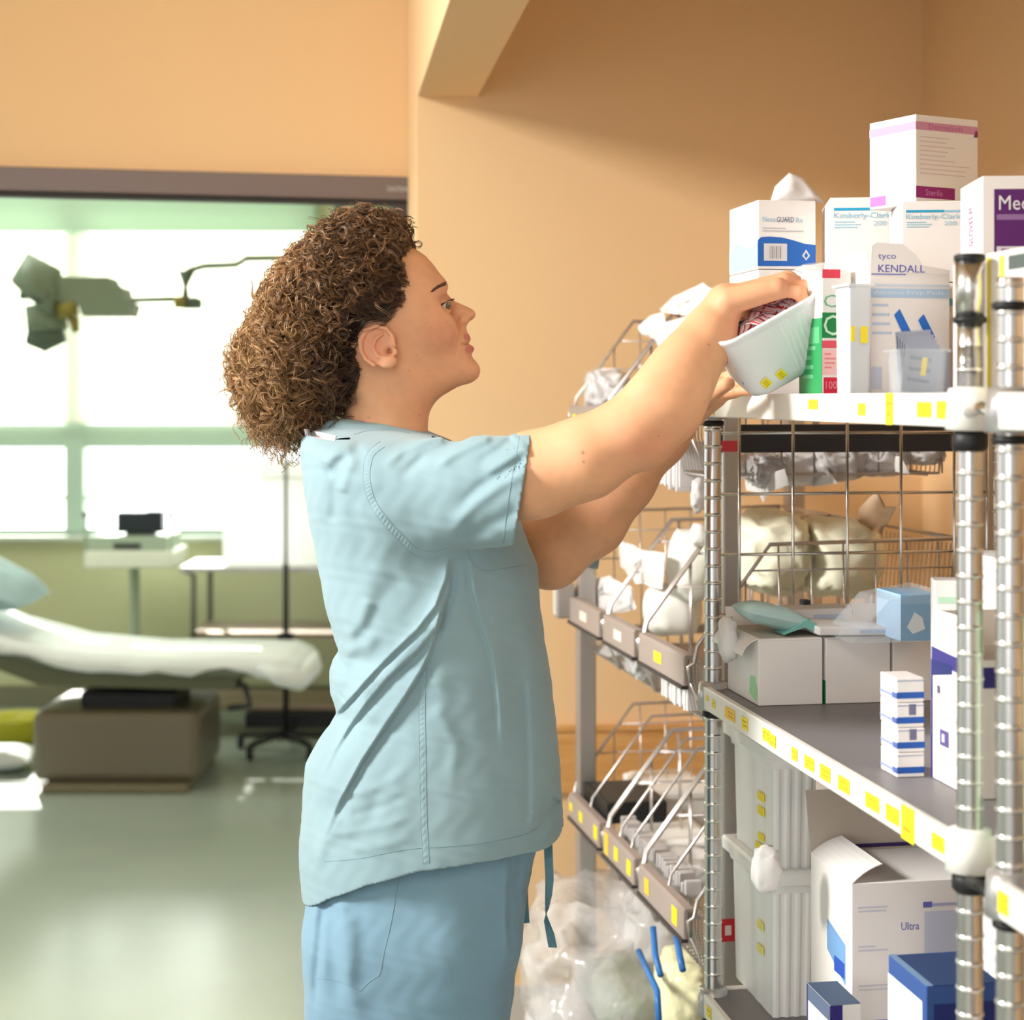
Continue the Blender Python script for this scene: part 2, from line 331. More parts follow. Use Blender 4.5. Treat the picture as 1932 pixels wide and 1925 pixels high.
m = MB(); m.tube([lp(60, 625), lp(85, 635), lp(118, 625)], [0.05, 0.055, 0.04], LD, seg=14); m.tube([lp(85, 575), lp(90, 625)], 0.07, LG, seg=14); m.build('lower_housing', parent=t)
m = MB(); m.tube([lp(130, 575, -0.05), lp(138, 600, -0.05)], [0.04, 0.035], YO, seg=12); m.tube([lp(145, 600, -0.05), lp(150, 628, -0.05)], [0.02, 0.012], YO, seg=10); m.build('handle', parent=t)
m = MB(); m.prism([lp(110, 525)[::2], lp(212, 525)[::2], lp(222, 542)[::2], lp(240, 545)[::2], lp(242, 568)[::2], lp(258, 575)[::2], lp(252, 598)[::2], lp(165, 598)[::2], lp(155, 575)[::2], lp(110, 570)[::2]], -0.07, 0.07, LG); m.build('arm_housing', parent=t)
m = MB(); m.tube([lp(250, 567), lp(345, 564)], 0.010, LG); m.build('spring_arm', parent=t)
m = MB(); m.box(lp(340, 0)[0], lp(379, 0)[0], -0.04, 0.04, lp(0, 583)[2], lp(0, 562)[2], LD, bev=0.01); m.tube([lp(350, 565), lp(350, 540), lp(352, 512)], [0.014, 0.008, 0.03], LD, seg=12); m.lathe([(0.001, -0.02), (0.02, -0.02), (0.02, 0.02), (0.001, 0.02)], YO, seg=12, c=lp(344, 572, -0.05)); m.build('elbow_joint', parent=t)
m = MB(); m.tube([lp(352, 512), lp(385, 502), lp(445, 500), lp(465, 488), lp(560, 486), lp(640, 480)], 0.011, LG); m.tube([lp(640, 490), lp(640, 520 - 1040)], 0.025, LG); m.build('ceiling_arm', parent=t)
# floor items at the left
m = MB(); m.lathe([(0.10, 0), (0.12, 0.02), (0.14, 0.10), (0.135, 0.11), (0.12, 0.09), (0.05, 0.03)], mat('yellow_green_basin', (205, 200, 60), 0.3, transluc=0.3), seg=28)
tag(m.build('basin', loc=at(30, 1425, 7.2) * 1.0), 'yellow basin on the floor left of the table pedestal', 'basin')
bpy.data.objects['basin'].location.z = 0.0
m = MB(); pillow(m, (0, 0, 0.045), 0.2, 0.12, 0.045, SHEET, None, seed=9)
tag(m.build('folded_sheet', loc=(-2.02, 6.68, 0.0)), 'white folded sheet lying on the floor beside the table pedestal', 'sheet')
# ================================================================ shelving
RA = math.radians(9.6)
EX = Vector((math.cos(RA), math.sin(RA), 0)); EY = Vector((-math.sin(RA), math.cos(RA), 0))
RO = Vector((0.301, 2.619, 0))                  # foot of the far front post
def row(r, q=0.0, z=0.0):                       # r metres towards the camera along the shelf front, q metres in from the front
    return RO - EY * r + EX * q + Vector((0, 0, z))
def rowpx(px, q=0.0):                           # r for a pixel column
    k = (px - CX) / F
    a = RO + EX * q
    return (a.x - k * a.y) / (EY.x - k * EY.y) * 1.0
CHROME = mat('chrome_wire', (214, 210, 206), 0.22, metal=1.0)
CHROMED = mat('chrome_post', (214, 210, 208), 0.24, metal=1.0)
RINGM = mat('post_groove_highlight', (240, 236, 230), 0.3, metal=0.7)
LIPM = mat('white_shelf_edge', (240, 236, 230), 0.4)
DECK = mat('grey_shelf_deck', (126, 122, 124), 0.45)
YEL = mat('yellow_label', (250, 226, 40), 0.5)
YEL2 = mat('amber_label', (250, 200, 50), 0.5)
INK = paint((50, 50, 45))
def post(parent, x, y, z0, z1, r=0.0127, rings=True):
    prof = [(r, z0)]; z = z0 + 0.02
    while z < z1 - 0.005:
        prof += [(r, z - 0.0030), (r, z - 0.0017), (r + 0.0009, z - 0.0011), (r + 0.0009, z + 0.0011), (r, z + 0.0017), (r, z + 0.0030)]; z += 0.0254
    prof.append((r, z1)); sg = 20
    m = MB(); V = [(x + q * math.cos(math.tau * k / sg), y + q * math.sin(math.tau * k / sg), zz) for q, zz in prof for k in range(sg)]; Fa, Fb = [], []
    for i in range(len(prof) - 1):
        for k in range(sg): (Fb if prof[i][0] > r and prof[i + 1][0] > r else Fa).append((i * sg + k, i * sg + (k + 1) % sg, (i + 1) * sg + (k + 1) % sg, (i + 1) * sg + k))
    m.add(V, Fa + Fb + [tuple(range(sg))[::-1], tuple((len(prof) - 1) * sg + k for k in range(sg))], CHROMED, True)
    ri = m.mi(RINGM)
    for k in range(len(Fa), len(Fa) + len(Fb)): m.m[k] = ri
    m.build('post', parent=parent)
def collar(parent, x, y, z, m_=None, r=0.018, h=0.022):
    m = MB(); m.lathe([(r * 0.8, 0), (r, h * 0.2), (r, h * 0.8), (r * 0.8, h)], m_ or BLK, seg=20, c=(x, y, z)); m.build('collar', parent=parent)
ZS = [1.424, 0.989, 0.531]
def shelving(origin, length, depth, zs, name_label, ztop, near_top):
    t = thing('shelving_unit', name_label, 'shelving', origin, RA)
    for (x, y, zt) in ((0, 0, ztop), (0, -length, near_top), (depth, 0, 1.43), (depth, -length, 1.55)):
        post(t, x, y, 0.03, zt)
        m = MB(); m.lathe([(0.02, 0), (0.022, 0.008), (0.012, 0.03)], BLK, seg=16, c=(x, y, 0)); m.build('foot', parent=t)
    shs = []
    for z in zs:
        m = MB(); h = 0.034
        m.box(-0.008, depth + 0.008, -length - 0.012, 0.016, z - 0.012, z - 0.004, DECK)
        m.box(-0.018, -0.008, -length + 0.005, -0.004, z - h, z, LIPM, bev=0.002)      # front edge
        m.box(0.01, depth - 0.01, 0.010, 0.018, z - h, z, LIPM, bev=0.002)
        m.box(0.01, depth - 0.01, -length - 0.018, -length - 0.010, z - h, z, LIPM, bev=0.002)
        m.box(depth + 0.008, depth + 0.018, -length + 0.005, -0.004, z - h, z, LIPM, bev=0.002)
        o = m.build('shelf', parent=t); shs.append(o)
        for (x, y) in ((0, 0), (0, -length), (depth, 0), (depth, -length)):
            m = MB(); m.lathe([(0.0128, -h - 0.004), (0.024, -h - 0.002), (0.021, 0.004), (0.0128, 0.006)], LIPM if y < 0 and x == 0 else mat('grey_corner_casting', (190, 188, 188), 0.3, metal=0.6), seg=20, c=(x, y, z)); m.build('corner_sleeve', parent=o)
        for (x, y) in ((0, 0), (0, -length)): collar(t, x, y, z - h - 0.024 if y < 0 else z - h - 0.014, r=0.0175 if y < 0 else 0.0165, h=0.020 if y < 0 else 0.009)
    return t, shs
def lip_label(sh, y, z, w, h, m_=YEL, lines=2, x=-0.0187):
    m = MB(); m.box(x - 0.0006, x, y - w / 2, y + w / 2, z - h / 2, z + h / 2, m_)
    for k in range(lines):
        zz = z + h * (0.5 - (k + 1) / (lines + 1)); n = max(1, int(w / 0.006))
        for j in range(n):
            if random.random() < 0.75:
                yy = y - w * 0.4 + w * 0.8 * j / n
                m.box(x - 0.0009, x - 0.0005, yy, yy + w * 0.5 / n, zz - h * 0.06, zz + h * 0.06, paint((188, 150, 20)))
    m.build('shelf_label', parent=sh)
LEN = 0.905
u1, sh1 = shelving(RO, LEN, 0.46, ZS, 'chrome post shelving unit with white edged grey shelves full of supply boxes', 1.425, 1.47)
# taller sleeve with caps on the near front post
m = MB(); m.tube([(0, -LEN, 1.50), (0, -LEN, 1.555)], 0.0145, CHROMED, seg=20); m.tube([(0, -LEN, 1.43), (0, -LEN, 1.50)], 0.0127, CHROMED, seg=20); m.build('post_extension', parent=u1)
collar(u1, 0, -LEN, 1.553, r=0.0155, h=0.008); collar(u1, 0, -LEN, 1.492, r=0.0165, h=0.008)
def yl(px): return -(-(rowpx(px, -0.018)))
def lab_row(sh, z, lst):
    for px, w, h, dz in lst:
        lip_label(sh, -rowpx(px, -0.018), z + dz, w, h, YEL if random.random() < 0.7 else YEL2)
lab_row(sh1[0], ZS[0] - 0.017, [(1345, 0.016, 0.030, 0.001), (1535, 0.032, 0.012, 0.004), (1627, 0.022, 0.014, -0.001), (1679, 0.020, 0.034, 0.0), (1745, 0.036, 0.016, 0.0), (1782, 0.034, 0.018, 0.0)])
lab_row(sh1[1], ZS[1] - 0.017, [(1335, 0.010, 0.008, 0.003), (1347, 0.014, 0.012, 0), (1378, 0.046, 0.016, 0.0), (1406, 0.026, 0.017, 0), (1447, 0.030, 0.016, 0.002), (1459, 0.024, 0.016, 0), (1500, 0.020, 0.016, 0), (1528, 0.034, 0.016, 0.0), (1558, 0.034, 0.018, 0), (1593, 0.036, 0.017, 0.0), (1647, 0.040, 0.017, 0.0), (1685, 0.036, 0.018, 0.0), (1714, 0.034, 0.036, 0.0), (1771, 0.030, 0.016, 0.0)])
lab_row(sh1[2], ZS[2] - 0.017, [(1338, 0.022, 0.016, 0)])
# end grid panel at the far end
m = MB(); g = CHROME
for x in (0.05, 0.135, 0.222, 0.309, 0.396, 0.45): m.tube([(x, 0.03, 0.96), (x, 0.03, 1.41)], 0.0026, g, seg=6)
for z in (1.365, 1.272, 1.18, 1.09): m.tube([(0.015, 0.034, z), (0.455, 0.034, z)], 0.0024, g, seg=6)
for x in (0.05, 0.396): m.tube([(x, 0.03, 1.405), (x, 0.012, 1.415)], 0.0026, g, seg=6)
o = m.build('grid_panel', parent=u1)
# second unit nearer the camera
O2 = Vector((0.459, 1.612, 0))
u2, sh2 = shelving(O2, 0.75, 0.46, [1.424, 0.978, 0.50], 'second chrome post shelving unit cut by the right edge of the picture', 1.53, 1.56)
collar(u2, 0, 0, 1.50, r=0.0165, h=0.008)
lip_label(sh2[1], -0.025, 0.961, 0.020, 0.020); lip_label(sh2[2], -0.03, 0.483, 0.02, 0.02)
t = u2; m = MB(); m.tube([(0.0, 0.012, 0.945), (-0.005, 0.05, 0.955), (-0.002, 0.085, 0.950)], 0.006, BLK); m.build('joining_clip', parent=t)
m = MB(); m.tube([(0.0, 0.012, 1.40), (-0.005, 0.05, 1.41), (-0.002, 0.085, 1.405)], 0.006, CHROME); m.build('joining_clip', parent=t)

# ================================================================ basket rack behind
BA = math.radians(10.7); BO = Vector((0.292, 2.72, 0))
bt = thing('basket_rack', 'grey steel rack of sloping wire baskets between the tan wall and the shelving', 'rack', BO, BA)
RK = mat('rack_steel', (176, 170, 164), 0.35, metal=0.6)
RL = 0.875; RD = 0.47
for (x, y) in ((0.048, 0.0), (0.022, RL), (RD, 0.0), (RD, RL)):
    m = MB(); hw = 0.0145 if y == 0 else 0.018
    m.box(x - hw, x + hw, y - hw, y + hw, 0.0, 1.39, RK, bev=0.003); o = m.build('post', parent=bt)
    if x == RD and y == RL:
        h = MB()
        for z in (0.98, 0.91, 0.845, 0.78, 0.715): h.tube([(x - 0.02, y - 0.02, z), (x - 0.035, y - 0.03, z + 0.012), (x - 0.05, y - 0.03, z + 0.004)], 0.004, CHROME, seg=6)
        h.build('hook', parent=o)
m = MB(); m.box(-0.040, -0.004, RL - 0.012, RL + 0.020, 0.968, 1.040, RK, bev=0.003); m.box(-0.043, -0.040, RL - 0.008, RL + 0.016, 0.975, 1.033, mat('pale_bracket_face', (214, 208, 200), 0.4)); m.build('end_bracket', parent=bt)
for z in (1.355,):
    m = MB(); m.box(0.02, RD, -0.012, 0.0, z - 0.022, z + 0.022, mat('dark_end_rail', (40, 40, 46), 0.45), bev=0.002); m.build('end_rail', parent=bt)
for z in (0.93, 0.50, 0.12):
    for y in (0.0, RL):
        m = MB(); m.box(0.04, RD, y - 0.008, y + 0.008, z, z + 0.02, RK, bev=0.002); m.build('cross_rail', parent=bt)
for z in (0.92, 0.49):
    m = MB(); m.box(RD - 0.01, RD + 0.01, 0, RL, z, z + 0.02, RK, bev=0.002); m.build('back_rail', parent=bt)
m = MB(); m.box(0.03, 0.06, -0.0155, -0.0145, 1.335, 1.352, paint((205, 60, 70))); m.build('red_sticker', parent=bt)
m = MB(); m.box(0.03, 0.052, -0.0155, -0.0145, 0.575, 0.61, paint((205, 40, 50))); m.box(0.036, 0.046, -0.016, -0.0153, 0.585, 0.60, paint((240, 220, 215))); m.build('red_sticker', parent=bt)
HOLD = mat('grey_label_holder', (164, 148, 140), 0.45)
def basket(y0, y1, z, tags, label, hgt=0.165, run=0.125, depth=0.44, below=0.055, drop=0.0, dividers=0):
    """one sloping basket; y0..y1 along the rack, z the height of the front lip bottom"""
    o = thing('wire_basket', label, 'basket', BO + Matrix.Rotation(BA, 3, 'Z') @ Vector((0, 0, 0)), BA, 'wire baskets on the grey rack')
    m = MB(); R = 0.0034; c = mat('basket_wire', (196, 188, 184), 0.3, metal=0.8)
    zf = z + 0.004; prof = [(0.0, zf + 0.035), (0.005, zf + 0.062), (run, zf + 0.055 + hgt), (depth, zf + 0.06 + hgt)]
    end = lambda y: [(-0.006, y, zf + 0.005), (-0.010, y, zf + 0.03)] + [(x, y, zz) for x, zz in prof]
    for y in [y0 + (y1 - y0) * (k + 1) / (dividers + 1) for k in range(dividers)]: m.tube(end(y)[1:], R * 0.85, c, seg=8)
    for y in (y0, y1):
        m.tube(end(y), R, c, seg=8)
        m.tube([(-0.006, y, zf + 0.005), (0.02, y, z - below), (depth - 0.03, y, z - below), (depth, y, zf + 0.06 + hgt)], R * 0.8, c, seg=6)
        n = 7
        for k in range(1, n + 1):
            x = 0.03 + (depth - 0.06) * k / n; zt = zf + 0.055 + min(hgt, max(0, (x - 0.005) / (run - 0.005) * hgt))
            m.tube([(x, y, zt), (x + 0.006 if x > run else x, y, z - below)], R * 0.5, c, seg=5)
        for zz in (0.4, 0.75):
            x0 = 0.01 + zz * run * 0.9
            m.tube([(x0, y, zf + 0.055 + hgt * zz), (depth, y, zf + 0.055 + hgt * zz)], R * 0.5, c, seg=5)
    m.tube([(depth, y0, zf + 0.06 + hgt), (depth, y1, zf + 0.06 + hgt)], R, c, seg=6)
    m.build('frame', parent=o)
    m = MB(); n = max(4, int((y1 - y0) / 0.017))
    for k in range(n + 1):
        y = y0 + (y1 - y0) * k / n
        m.tube([(0.002, y, zf + 0.045), (0.012, y, zf + 0.035), (0.012, y, zf), (0.025, y, z - below), (depth - 0.03, y, z - below), (depth, y, zf + 0.05 + hgt)], R * 0.42, c, seg=5)
    for x in (0.03, 0.12, 0.21, 0.30, 0.39): m.tube([(x, y0, z - below - 0.003), (x, y1, z - below - 0.003)], R * 0.6, c, seg=5)
    m.build('wire_mesh', parent=o)
    m = MB(); T = Matrix.Rotation(math.radians(0), 4, 'Y')
    m.box(-0.014, -0.006, y0 + 0.012, y1 - 0.012, z, z + 0.048, HOLD, bev=0.002); m.box(-0.017, -0.006, y0 + 0.012, y1 - 0.012, z - 0.004, z + 0.002, paint((60, 50, 48)) if tags else HOLD)
    m.box(-0.012, 0.004, y0 + 0.012, y1 - 0.012, z + 0.044, z + 0.050, HOLD, bev=0.001)
    h = m.build('label_holder', parent=o)
    for (f, w_, h_, cc) in tags:
        y = y1 - 0.012 - (y1 - y0 - 0.024) * f
        q = MB(); q.box(-0.0150, -0.0142, y - w_ / 2, y + w_ / 2, z + 0.025 - h_ / 2, z + 0.025 + h_ / 2, cc); q.build('holder_label', parent=h)
    return o
PK = mat('pale_label', (246, 226, 214), 0.5)
b0, b1, b2, b3 = RL + 0.01, 0.60, 0.34, 0.03
ZT, ZM, ZL, ZB = 1.352, 0.962, 0.562, 0.11
basket(b1, b0, ZT, [(0.2, 0.03, 0.016, YEL), (0.45, 0.03, 0.016, YEL)], 'top tier basket farthest from the camera holding clear bags')
basket(b3, b1 - 0.01, ZT, [(0.9, 0.06, 0.03, YEL)], 'top tier basket behind the raised forearm heaped with white paper bags')
basket(b1, b0, ZM, [(0.5, 0.055, 0.018, PK)], 'middle tier basket farthest from the camera with a pale pink label')
basket(b2, b1 - 0.01, ZM, [(0.5, 0.055, 0.018, PK)], 'central basket of the middle tier filled with white packs')
basket(b3, b2 - 0.01, ZM, [(0.45, 0.045, 0.018, YEL)], 'middle tier basket nearest the camera with one yellow label')
basket(b1, b0, ZL, [(0.08, 0.022, 0.016, YEL), (0.42, 0.028, 0.02, YEL), (0.9, 0.028, 0.026, YEL)], 'lowest labelled tier basket farthest from the camera holding a black tray', dividers=1)
basket(b2, b1 - 0.01, ZL, [(0.12, 0.028, 0.04, YEL2), (0.45, 0.028, 0.024, YEL), (0.86, 0.028, 0.026, YEL)], 'central basket of the lower tier with three yellow labels', dividers=2)
basket(b3, b2 - 0.01, ZL, [(0.2, 0.028, 0.026, YEL2), (0.82, 0.03, 0.028, YEL)], 'lower tier basket nearest the camera with two yellow labels', dividers=1)
basket(b3, 0.30, 0.25, [], 'deep wire basket near the floor holding the yellow pack beside the chrome post', hgt=0.2, run=0.2, depth=0.44, below=0.12)
basket(0.32, b0, 0.15, [], 'floor level wire basket overflowing with large clear plastic bags', hgt=0.2, run=0.2, depth=0.44)
# ================================================================ cartons and supplies
CARD = mat('white_card', (244, 238, 234), 0.55, bump=(40, 0.03, 0.002), spec=0.35)
CARDIN = mat('grey_brown_card_inside', (196, 184, 170), 0.8)
def corner(px, q):
    r = rowpx(px, q); p = RO - EY * r + EX * q
    return p
def fit_w(P, px, ang):
    k = (px - CX) / F; c, s_ = math.cos(ang), math.sin(ang)
    return (k * P.y - P.x) / (c - k * s_)
class Carton:
    """near left bottom corner at the origin; front face towards -y, left face towards -x"""
    def __init__(s, w, d, h, body=CARD, bev=0.0012):
        s.w, s.d, s.h = w, d, h; s.m = MB(); s.m.box(0, w, 0, d, 0, h, body, bev=bev)
    def pt(s, face, u, v, e):
        if face == 'front': return (u * s.w, -e, v * s.h)
        if face == 'left': return (-e, (1 - u) * s.d, v * s.h)
        return (u * s.w, v * s.d, s.h + e)
    def rect(s, face, u0, v0, u1, v1, c, e=0.0004):
        c = paint(c) if isinstance(c, tuple) else c
        s.m.add([s.pt(face, u0, v0, e), s.pt(face, u1, v0, e), s.pt(face, u1, v1, e), s.pt(face, u0, v1, e)], [(0, 1, 2, 3)], c); return s
    def poly(s, face, pts, c, e=0.0004):
        s.m.add([s.pt(face, u, v, e) for u, v in pts], [tuple(range(len(pts)))], paint(c)); return s
    def text(s, face, tx, u0, v0, u1, v1, c, e=0.0007):
        V, Fc = text_geo(tx); s.m.add([s.pt(face, u0 + (u1 - u0) * x, v0 + (v1 - v0) * y, e) for x, y in V], Fc, paint(c)); return s
    def vtext(s, face, tx, u0, v0, u1, v1, c, e=0.0007):
        V, Fc = text_geo(tx); s.m.add([s.pt(face, u1 - (u1 - u0) * y, v0 + (v1 - v0) * x, e) for x, y in V], Fc, paint(c)); return s
    def lines(s, face, u0, v0, u1, v1, n, c, seed=1, fill=0.4):
        rr = random.Random(seed); dv = (v1 - v0) / n
        for k in range(n):
            s.rect(face, u0, v1 - dv * (k + fill), u0 + (u1 - u0) * (0.45 + 0.55 * rr.random()), v1 - dv * k, c, e=0.0005)
        return s
    def seam(s):
        s.rect('top', 0.0, 0.49, 1.0, 0.51, (205, 196, 190)); return s
    def done(s, name, label, P, z, rot=RA, cat='box', group=None):
        o = thing(name, label, cat, (P.x, P.y, z), rot, group); s.m.build('body', parent=o); s.o = o; return s
    def flap(s, edge, length, ang, m=CARD, skew=0.0, u0=0.0, u1=1.0, bend=0.0):
        """a thin lid flap hinged on one upper edge; ang 0 = flat outwards, 90 = straight up"""
        a = math.radians(ang); w, d, h = s.w, s.d, s.h; mb = MB(); th = 0.0012
        out = {'front': Vector((0, -1, 0)), 'left': Vector((-1, 0, 0)), 'back': Vector((0, 1, 0)), 'right': Vector((1, 0, 0))}[edge]
        if edge in ('front', 'back'):
            y = 0 if edge == 'front' else d; A = Vector((w * u0, y, h)); B = Vector((w * u1, y, h))
        else:
            x = 0 if edge == 'left' else w; A = Vector((x, d * u0, h)); B = Vector((x, d * u1, h))
        n = 5; V = []; pos = Vector((0, 0, 0)); aa = a
        rows = []
        for i in range(n + 1):
            rows.append(pos.copy()); dr = out * math.cos(aa) + Vector((0, 0, 1)) * math.sin(aa); pos += dr * length / n; aa += math.radians(bend) / n
        nrm = (out * -math.sin(a) + Vector((0, 0, 1)) * math.cos(a)) * th
        ax = (B - A).normalized()
        for i, r_ in enumerate(rows):
            sk = ax * skew * i / n
            for e in (Vector((0, 0, 0)), nrm): V += [A + r_ + sk + e, B + r_ - sk + e]
        Fc = []
        for i in range(n):
            a0, b0_ = i * 4, i * 4 + 4
            Fc += [(a0, a0 + 1, b0_ + 1, b0_), (a0 + 2, b0_ + 2, b0_ + 3, a0 + 3), (a0, b0_, b0_ + 2, a0 + 2), (a0 + 1, a0 + 3, b0_ + 3, b0_ + 1)]
        Fc += [(0, 2, 3, 1), (n * 4, n * 4 + 1, n * 4 + 3, n * 4 + 2)]
        mb.add(V, Fc, m); mb.build('flap', parent=s.o); return s
def sized(px0, px1, q, ang=RA):
    P = corner(px0, q); return P, fit_w(P, px1, ang)
def hpx(P, py, z): return EYE - (py - HY) * P.y / F - z
PUR = (92, 30, 106); BLU = (24, 96, 180); LBL = (110, 190, 220); NAVY = (40, 40, 120); GRN = (40, 150, 84); RED = (226, 60, 84); GREY = (170, 166, 170); TXT = (120, 130, 170)
S1 = ZS[0] - 0.004 + 0.0005; S2 = ZS[1] - 0.004 + 0.0005; S3 = ZS[2] - 0.004 + 0.0005

# --- far left stack on the top shelf
P, w_ = sized(1430, 1539, 0.030)
zA = 1.603
c = Carton(w_, 0.14, zA - 0.0012 - S1).seam(); c.rect('front', 0.1, 0.75, 0.9, 0.8, (220, 214, 214)); c.done('carton', 'plain white carton under the carton with the blue wave band', P, S1)
c = Carton(w_, 0.14, hpx(P, 377, zA)); c.seam()
wave = [(0.0, 0.04), (1.0, 0.05), (1.0, 0.36), (0.82, 0.37), (0.62, 0.42), (0.42, 0.46), (0.2, 0.47), (0.05, 0.46), (0.0, 0.42)]
c.poly('front', wave, BLU); c.rect('front', 0.10, 0.12, 0.50, 0.37, (212, 208, 208), 0.0007)
for i in range(6): c.rect('front', 0.20 + i * 0.035, 0.15, 0.20 + i * 0.035 + (0.018 if i % 2 else 0.010), 0.33, (130, 126, 130), 0.0009)
c.poly('front', [(0.83, 0.13), (0.90, 0.20), (0.83, 0.29), (0.76, 0.20)], (214, 214, 220), 0.0007); c.poly('front', [(0.83, 0.16), (0.865, 0.20), (0.83, 0.25), (0.795, 0.20)], BLU, 0.0009)
c.text('front', 'Nova', 0.08, 0.68, 0.30, 0.76, (150, 190, 220)); c.text('front', 'GUARD', 0.32, 0.68, 0.62, 0.76, (60, 80, 130)); c.text('front', 'Rx', 0.66, 0.68, 0.78, 0.75, (150, 190, 220))
c.lines('front', 0.08, 0.52, 0.85, 0.60, 2, (190, 186, 190)); c.poly('left', [(0, 0.02), (1, 0.04), (1, 0.42), (0.8, 0.33), (0.5, 0.38), (0.3, 0.45), (0.0, 0.36)], (168, 204, 232)); c.lines('left', 0.2, 0.7, 0.5, 0.78, 2, (200, 215, 232))
c.done('carton', 'white carton with blue wave band and barcode on top of the left stack', P, zA)
# --- two tall blue striped cartons
for px0, px1, q, pt, lab in ((1566, 1690, 0.105, 373, 'white carton with thin blue stripe just right of the blue wave carton'), (1702, 1822, 0.125, 380, 'white carton with thin blue stripe below the pink banded box')):
    ro_ = math.radians(-6); P, w_ = sized(px0, px1, q, ro_); z1 = S1 + 0.145
    c = Carton(w_, 0.15, 0.1438).seam(); c.rect('front', 0.05, 0.8, 0.9, 0.86, LBL)
    c.done('carton', 'lower ' + lab.split(' below')[0].split(' just')[0] + (' under its twin, left pair' if px0 < 1600 else ' under its twin, right pair'), P, S1, ro_)
    c = Carton(w_, 0.15, hpx(P, pt, z1)).seam()
    c.rect('front', 0.06, 0.86, 0.66, 0.89, (40, 160, 206)); c.rect('front', 0.66, 0.86, 0.94, 0.885, (150, 200, 224)); c.text('front', 'Kimberly-Clark', 0.06, 0.76, 0.92, 0.84, (120, 186, 214))
    c.lines('front', 0.07, 0.66, 0.6, 0.745, 3, (150, 198, 220), 3); c.text('front', '200', 0.66, 0.70, 0.86, 0.75, (150, 198, 220)); 
    c.done('carton', lab, P, z1, ro_); zc = z1 + c.h; PB = P.copy()
# --- pink banded box standing askew on top
P = at(1728, 380, PB.y + 0.035); a_ = math.radians(29)
w_ = fit_w(P, 1845, a_); d_ = 0.090
c = Carton(w_, d_, hpx(P, 215, zc + 0.001)).seam(); PK1 = (222, 168, 200)
c.rect('front', 0, 0.83, 1, 0.92, (214, 150, 184)); c.rect('left', 0, 0.83, 1, 0.92, PK1); c.text('front', 'DermaSoft', 0.2, 0.845, 0.75, 0.905, (190, 110, 160))
c.rect('front', 0.0, 0.07, 0.62, 0.20, (150, 30, 116)); c.text('front', 'Sterile', 0.15, 0.10, 0.42, 0.17, (214, 130, 190)); c.rect('left', 0.02, 0.03, 0.36, 0.14, (222, 120, 208)); c.lines('front', 0.06, 0.3, 0.9, 0.76, 9, (226, 208, 208), 4, 0.25)
c.poly('front', [(0.93, 0.80), (0.99, 0.80), (0.99, 0.86), (0.96, 0.88)], (140, 50, 110), 0.0008)
c.done('carton', 'white box with pink bands standing askew on top of the blue striped cartons', P, zc + 0.001, a_)
# --- big purple carton
P, w_ = sized(1853, 2060, 0.115)
c = Carton(w_, 0.12, hpx(P, 332, S1)).seam(); c.m.mats = c.m.mats
c.rect('front', 0.10, 0.58, 1.0, 0.94, PUR); c.text('front', 'MedPro', 0.14, 0.845, 0.62, 0.91, (240, 236, 240), 0.0009); c.rect('front', 0.12, 0.62, 0.9, 0.68, (226, 216, 226), 0.0008); c.text('front', 'EXAM GLOVES', 0.16, 0.63, 0.8, 0.67, PUR, 0.001)
c.rect('front', 0.12, 0.80, 1.0, 0.825, (150, 110, 160), 0.0009); c.rect('front', 0.02, 0.04, 0.5, 0.52, PUR); c.poly('front', [(0.08, 0.08), (0.3, 0.08), (0.36, 0.3), (0.16, 0.36)], (232, 220, 236), 0.0008)
c.vtext('left', 'GLOVES M', 0.42, 0.70, 0.60, 0.88, (150, 100, 160)); c.lines('left', 0.3, 0.3, 0.7, 0.6, 5, (214, 204, 214), 6)
c.done('carton', 'tall white and purple carton at the right end of the top shelf', P, S1, math.radians(-3))
P, w_ = sized(1834, 1850, 0.045)
c = Carton(0.066, 0.10, hpx(P, 486, S1)); c.vtext('left', 'NITRILE', 0.42, 0.55, 0.56, 0.85, (160, 110, 165)); c.rect('front', 0.35, 0.03, 1, 0.3, PUR); c.rect('front', 0.35, 0.42, 1, 0.72, PUR); c.rect('front', 0.35, 0.8, 1, 0.97, (110, 50, 124)); c.vtext('front', 'LATEX FREE', 0.5, 0.05, 0.75, 0.28, (220, 206, 224))
c.done('carton', 'narrow white and purple carton directly behind the near chrome post', P, S1, math.radians(-3))
# --- open carton with swab pictures
P, w_ = sized(1641, 1792, 0.050)
hF = hpx(P, 515, S1)
c = Carton(w_, 0.10, hF)
LB2 = (176, 202, 226)
c.rect('front', 0.02, 0.985, 0.45, 0.995, (120, 130, 200)); c.rect('front', 0.0, 0.80, 1, 0.875, LB2); c.text('front', 'Alcohol Prep Pads', 0.05, 0.82, 0.92, 0.86, (226, 236, 246)); c.rect('front', 0.0, 0.89, 1, 0.91, (206, 218, 232))
for (u, v, k) in ((0.30, 0.66, 1.0), (0.60, 0.62, 0.72)):
    c.poly('front', [(u, v), (u + 0.07, v + 0.05), (u + 0.07 + 0.2 * k, v + 0.05 - 0.26 * k), (u + 0.2 * k, v - 0.28 * k)], (30, 110, 204), 0.0008)
c.lines('front', 0.03, 0.45, 0.28, 0.75, 4, (190, 204, 224), 5, 0.3); c.rect('front', 0.02, 0.06, 0.15, 0.24, (200, 206, 222)); c.poly('front', [(0.38, 0.06), (1, 0.04), (1, 0.38), (0.40, 0.36)], (190, 198, 216), 0.0006)
c.lines('front', 0.42, 0.12, 0.92, 0.34, 5, (150, 156, 176), 8, 0.35)
c.done('carton', 'open white carton with two blue swab pictures and torn lid', P, S1)
PF = P
